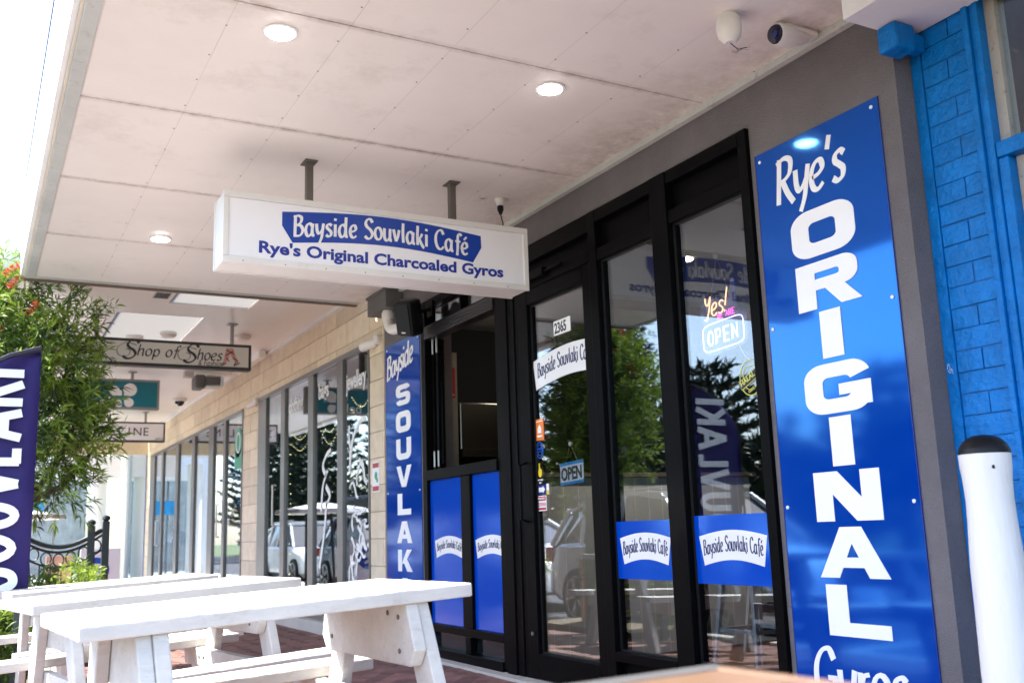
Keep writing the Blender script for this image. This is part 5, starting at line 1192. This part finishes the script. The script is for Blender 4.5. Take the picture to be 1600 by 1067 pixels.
for (a, b_) in (((-2.83, 9.08, 1.1), (-2.3, 8.9, 2.1)), ((-2.82, 9.05, 1.35), (-3.3, 9.1, 2.4)), ((-2.85, 9.0, 1.9), (-2.5, 8.9, 2.8)), ((-2.83, 9.05, 1.2), (-2.2, 8.95, 1.7)), ((-2.9, 9.0, 2.3), (-3.0, 9.0, 3.2))):
    m_ = ((a[0]+b_[0])/2+.05, (a[1]+b_[1])/2, (a[2]+b_[2])/2-.08); mb.tube(smooth([a, m_, b_][0:3]) if False else [a, m_, b_], [.035, .024, .01], 6)
mb.build('limb', 'bark', bt, True)
lobes = [(-2.98, 9.0, 2.95, .26, .3, .36), (-2.50, 8.85, 2.70, .22, .25, .22), (-2.72, 8.9, 2.35, .42, .35, .33), (-3.15, 9.0, 2.5, .36, .4, .45), (-2.50, 8.85, 2.12, .30, .28, .22), (-2.65, 8.9, 1.85, .42, .35, .33), (-2.42, 8.85, 1.66, .26, .25, .24), (-3.15, 9.1, 1.8, .3, .35, .4), (-2.6, 8.95, 1.42, .34, .3, .22)]
P, D = sprays(rng, lobes, 1150, 20, .24)
q_ = np.repeat(rng.random(len(P)//20+1), 20)[:len(P)]
for sel, m_ in ((q_ < .60, 'leaf_bright'), ((q_ >= .60) & (q_ < .88), 'leaf_mid'), (q_ >= .88, 'leaf_dark')): leaf_mesh(P[sel], D[sel], .10, .0135, rng, 'foliage', m_, bt, .16)
for (x, z) in ((-2.93, 3.08), (-2.90, 2.98), (-2.76, 2.78), (-3.02, 2.55), (-2.83, 3.15)):
    k = 150; ax = np.array([.4+.3*rng.random(), 0, .6]); ax /= np.linalg.norm(ax); t = rng.random(k)[:, None]; p = np.array([x, 8.62, z])+ax*(t-.5)*.14
    d = rng.normal(size=(k, 3)); d -= (d@ax)[:, None]*ax; d /= np.linalg.norm(d, axis=1)[:, None]; leaf_mesh(p, d, .035, .004, rng, 'flower', 'flower_red', bt)
# low shrubs
for k, (x, y, z, s_, lb) in enumerate(((-2.66, 8.72, .42, .19, 'green spiky shrub under the bottlebrush tree'), (-3.0, 8.3, .30, .28, 'shrub at the left edge below the flag'), (-2.8, 8.15, .2, .12, 'small green sprig beside the steel fence post'), (-2.22, 9.7, .52, .10, 'thin shrub in front of the iron fence hoops'))):
    t = thing('shrub', (x, y, gz(x, y)), lb, 'shrub', 'low shrubs in the footpath bed')
    P, D = sprays(rng, [(x, y, z, s_, s_, s_)], int(700*s_), 12); leaf_mesh(P, D, .10, .013, rng, 'foliage', 'leaf_bright' if k in (1, 3) else 'leaf_mid', t, .2)
    mb = MB()
    for q in range(4): mb.tube([(x, y, gz(x, y)-.02), (x+rng.uniform(-.15, .15)*s_*3, y, z)], .008, 5)
    mb.build('stem', 'bark', t)
mb = MB(); mb.box(-3.35, -2.6, 8.3, 10.2, -.2, -.12); structure(mb.build('garden_bed', 'earth'))
# Norfolk pines and dark scrub across the road (seen in the glass)
def pine(x, y, h, lb, src=None):
    t = thing('norfolk_pine', (x, y, -.36), lb, 'tree', 'Norfolk pines across the road')
    mb = MB(); mb.tube([(x, y, -.4), (x, y, h)], [.28, .03], 8); mb.build('trunk', 'bark', t)
    P = []; D = []; z = 1.6
    while z < h:
        f_ = (h-z)/h; Lb = .5+2.9*f_**.8; nb_ = 8
        ph = rng.random()*6.28
        for q in range(nb_):
            a = ph+q*6.283/nb_+rng.uniform(-.15, .15); ll = Lb*rng.uniform(.8, 1.1); k = int(60*ll)
            tt_ = rng.random(k)**.7; bxv = np.array([math.cos(a), math.sin(a)])
            p = np.stack([x+bxv[0]*tt_*ll, y+bxv[1]*tt_*ll, z+.25*tt_*ll-.1*np.sin(tt_*3)], 1)
            lat = rng.normal(size=k)*.13*(1.1-tt_); p[:, 0] += -bxv[1]*lat; p[:, 1] += bxv[0]*lat
            d = np.stack([bxv[0]*.6+rng.normal(size=k)*.45, bxv[1]*.6+rng.normal(size=k)*.45, .3+rng.normal(size=k)*.3], 1); d /= np.linalg.norm(d, axis=1)[:, None]
            P.append(p); D.append(d)
        z += .48
    leaf_mesh(np.concatenate(P), np.concatenate(D), .34, .075, rng, 'foliage', 'pine_leaf', t)
for k, (x, y, h) in enumerate(((-16.5, 23.5, 5.6), (-19, 32, 9.5), (-17, 17, 4.6), (-16, 40, 12), (-15.6, 28.5, 8.5), (-18, 51, 13), (-15.4, 59, 15), (-15.8, 66, 16), (-15.6, 74, 15))):
    pine(x, y, h, ['Norfolk pine opposite the cafe door', 'Norfolk pine second along across the road', 'shorter Norfolk pine nearest across the road', 'tall Norfolk pine opposite the boutique', 'Norfolk pine between the two tall ones', 'tall Norfolk pine standing back from the road', 'tall Norfolk pine mirrored in the jewellery pane', 'tallest Norfolk pine far along the road', 'last Norfolk pine down the road'][k])
t = tag(bpy.data.objects.new('scrub_belt', None), 'dark coastal scrub along the far side of the road', None, kind='stuff')
C.objects.link(t); t['_o'] = (0, 0, 0)
lob = [(-19+rng.uniform(-1.5, 1.5), y, 1.2+rng.uniform(-.3, .8), 2.2, 2.4, 1.9+rng.uniform(-.4, .9)) for y in range(6, 90, 3)]
P, D = sprays(rng, lob, 5200, 12, .5); ob = leaf_mesh(P, D, .36, .17, rng, 'scrub_foliage', 'leaf_dark', None); tag(ob, 'dark coastal scrub along the far side of the road', None, kind='stuff')
bpy.data.objects.remove(t)
up_ = thing('power_pole', (-9.0, 20.5, -.36), 'pale timber power pole across the street', 'pole')
up_['label'] = 'pale timber power pole across the street from the cafe door'
mb = MB(); mb.tube([(-14.9, 26, -.4), (-14.9, 26, 9)], [.16, .11], 10); mb.build('pole', 'pole_timber', up_)
mb = MB(); mb.box(-15.9, -13.9, 25.95, 26.05, 8.2, 8.32); mb.build('crossarm', 'pole_timber', up_)

# ------------------------------------------------------------------ cars parked along the kerb (real, and seen in the glass)
def car(x, y, m, label, suv=True, box=False, yaw=0):
    """nose towards -Y, kerb side at larger x; built about the origin then placed"""
    t = thing('parked_car', (0, 0, 0), label, 'car', 'cars parked along the kerb'); t['_o'] = (0, 0, 0)
    L = 4.5; hw = .92
    prof = [(0, .32, .30, .78), (.12, .26, .62, .86), (.5, .24, .86, .90), (1.15, .24, .98, .92), (1.5, .24, 1.02, .92), (3.6, .24, 1.06, .92), (4.1, .25, 1.05, .90), (4.38, .28, 1.0, .84), (4.5, .4, .84, .76)]
    vs = []; NS = 12
    for (yy, zb, zt_, w_) in prof:
        ring = [(-w_*.86, zb), (-w_, zb+.12), (-w_*1.0, (zb+zt_)/2), (-w_*.97, zt_-.08), (-w_*.86, zt_), (-w_*.4, zt_+.02), (w_*.4, zt_+.02), (w_*.86, zt_), (w_*.97, zt_-.08), (w_*1.0, (zb+zt_)/2), (w_, zb+.12), (w_*.86, zb)]
        vs += [(px, yy, pz) for px, pz in ring]
    k = len(prof); fs = [(i*NS+j, i*NS+(j+1) % NS, (i+1)*NS+(j+1) % NS, (i+1)*NS+j) for i in range(k-1) for j in range(NS)]+[tuple(range(NS)), tuple(range(k*NS-1, (k-1)*NS-1, -1))]
    mb = MB(); mb.add(vs, fs); b0 = mb.build('body', m, t, True)
    roof = 1.62 if suv else 1.42
    gs = [(1.2, 1.0, 1.02, .80, .80), (1.95, 1.0, roof-.06, .82, .66), (2.5, 1.0, roof, .84, .66), (3.5, 1.0, roof-.02, .84, .65), (4.1 if suv else 3.9, 1.0, roof-.16, .82, .62), (4.42 if suv else 4.3, .98, 1.03, .78, .74)]
    def cabin(sc, dz0, dz1, m_, nm):
        vs = []
        for (yy, zb, zt_, wb_, wt) in gs: vs += [(-wb_*sc, yy, zb), (-wt*sc, yy, max(zt_+dz1, zb+.01)), (wt*sc, yy, max(zt_+dz1, zb+.01)), (wb_*sc, yy, zb)]
        n4 = len(gs); f_ = [(i*4+j, i*4+(j+1) % 4, (i+1)*4+(j+1) % 4, (i+1)*4+j) for i in range(n4-1) for j in range(4)]+[(0, 1, 2, 3), tuple(range(n4*4-1, n4*4-5, -1))]
        b_ = MB(); b_.add(vs, f_); return b_.build(nm, m_, t)
    cabin(1.0, 0, -.03, 'car_glass', 'window')
    mb = MB(); mb.prism([(1.97, roof-.10), (2.5, roof-.035), (3.5, roof-.055), (4.12, roof-.2), (4.2, roof-.19), (4.1, roof-.13), (3.5, roof+.01), (2.5, roof+.03), (1.95, roof-.03)], 'x', -.67, .67); mb.build('roof', m, t, True)
    for s_ in (-1, 1):
        mb = MB()
        for ya, yb, za, zb_ in ((1.15, 1.97, 1.0, roof-.05), (2.75, 2.75, 1.0, roof-.01), (3.55, 3.65, 1.0, roof-.03), (4.32, 4.08, 1.0, roof-.15)):
            mb.tube([(s_*.835, ya, za), (s_*.675, yb, zb_)], .035, 5)
        mb.build('pillar', m, t)
        mb = MB(); mb.box(s_*.90-.05, s_*.90+.05, 1.55, 1.75, 1.0, 1.13); mb.build('mirror', m, t, bevel=.03)
        mb = MB(); mb.tube([(s_*.62, 1.9, roof+.05), (s_*.62, 4.0, roof+.02)], .02, 6); mb.build('roof_rail', 'steel', t)
        for yy in (.85, 3.55):
            mb = MB(); mb.lathe([(.36, -.12), (.37, -.06), (.37, .06), (.36, .12)], (s_*.83, yy, .35), 24, 'x'); wv = mb.build('wheel', 'tyre', t, True)
            mb = MB(); c_ = (s_*(.955), yy, .35)
            for q in range(5):
                a = q*2*math.pi/5
                for dd in (-.13, .13):
                    mb.tube([(c_[0], c_[1]+.05*math.cos(a), c_[2]+.05*math.sin(a)), (c_[0]-s_*.005, c_[1]+.25*math.cos(a+dd), c_[2]+.25*math.sin(a+dd))], .018, 4)
            mb.tube([(c_[0]-s_*.01, c_[1]+.26*math.cos(q*math.pi/12), c_[2]+.26*math.sin(q*math.pi/12)) for q in range(24)], .016, 5, closed=True); mb.build('rim', 'rim', wv)
        mb = MB(); mb.box(s_*.74-.12, s_*.74+.12, 4.36, 4.47, .78, .98); mb.build('tail_light', 'tail_red', t, bevel=.02)
        mb = MB(); mb.box(s_*.66-.15, s_*.66+.15, .06, .3, .62, .76); mb.build('headlight', 'glass_shop', t, bevel=.03)
        for yy in (2.6, 3.45): 
            mb = MB(); mb.box(s_*.925-.012, s_*.925+.012, yy-.09, yy+.09, .88, .91); mb.build('door_handle', m, t, bevel=.004)
    if box:
        mb = MB(); mb.box(-.4, .4, 1.9, 3.9, roof+.12, roof+.48); mb.build('roof_box', 'plastic_black', t, bevel=.09)
    t.location = (x, y, -.315); t.rotation_euler = (0, 0, R(yaw)); return t
car(-4.75, 7.65, 'car_silver', 'silver station wagon parked at the kerb opposite the cafe', yaw=0)
car(-4.95, 13.0, 'car_white', 'white car parked behind the silver wagon', False)
car(-4.85, 18.4, 'car_dark', 'dark blue wagon with black roof box parked at kerb', True, True)
car(-4.9, 23.8, 'car_white', 'white wagon parked farthest along the kerb', True)

# tidy the helper property
for o in bpy.data.objects:
    if '_o' in o: del o['_o']
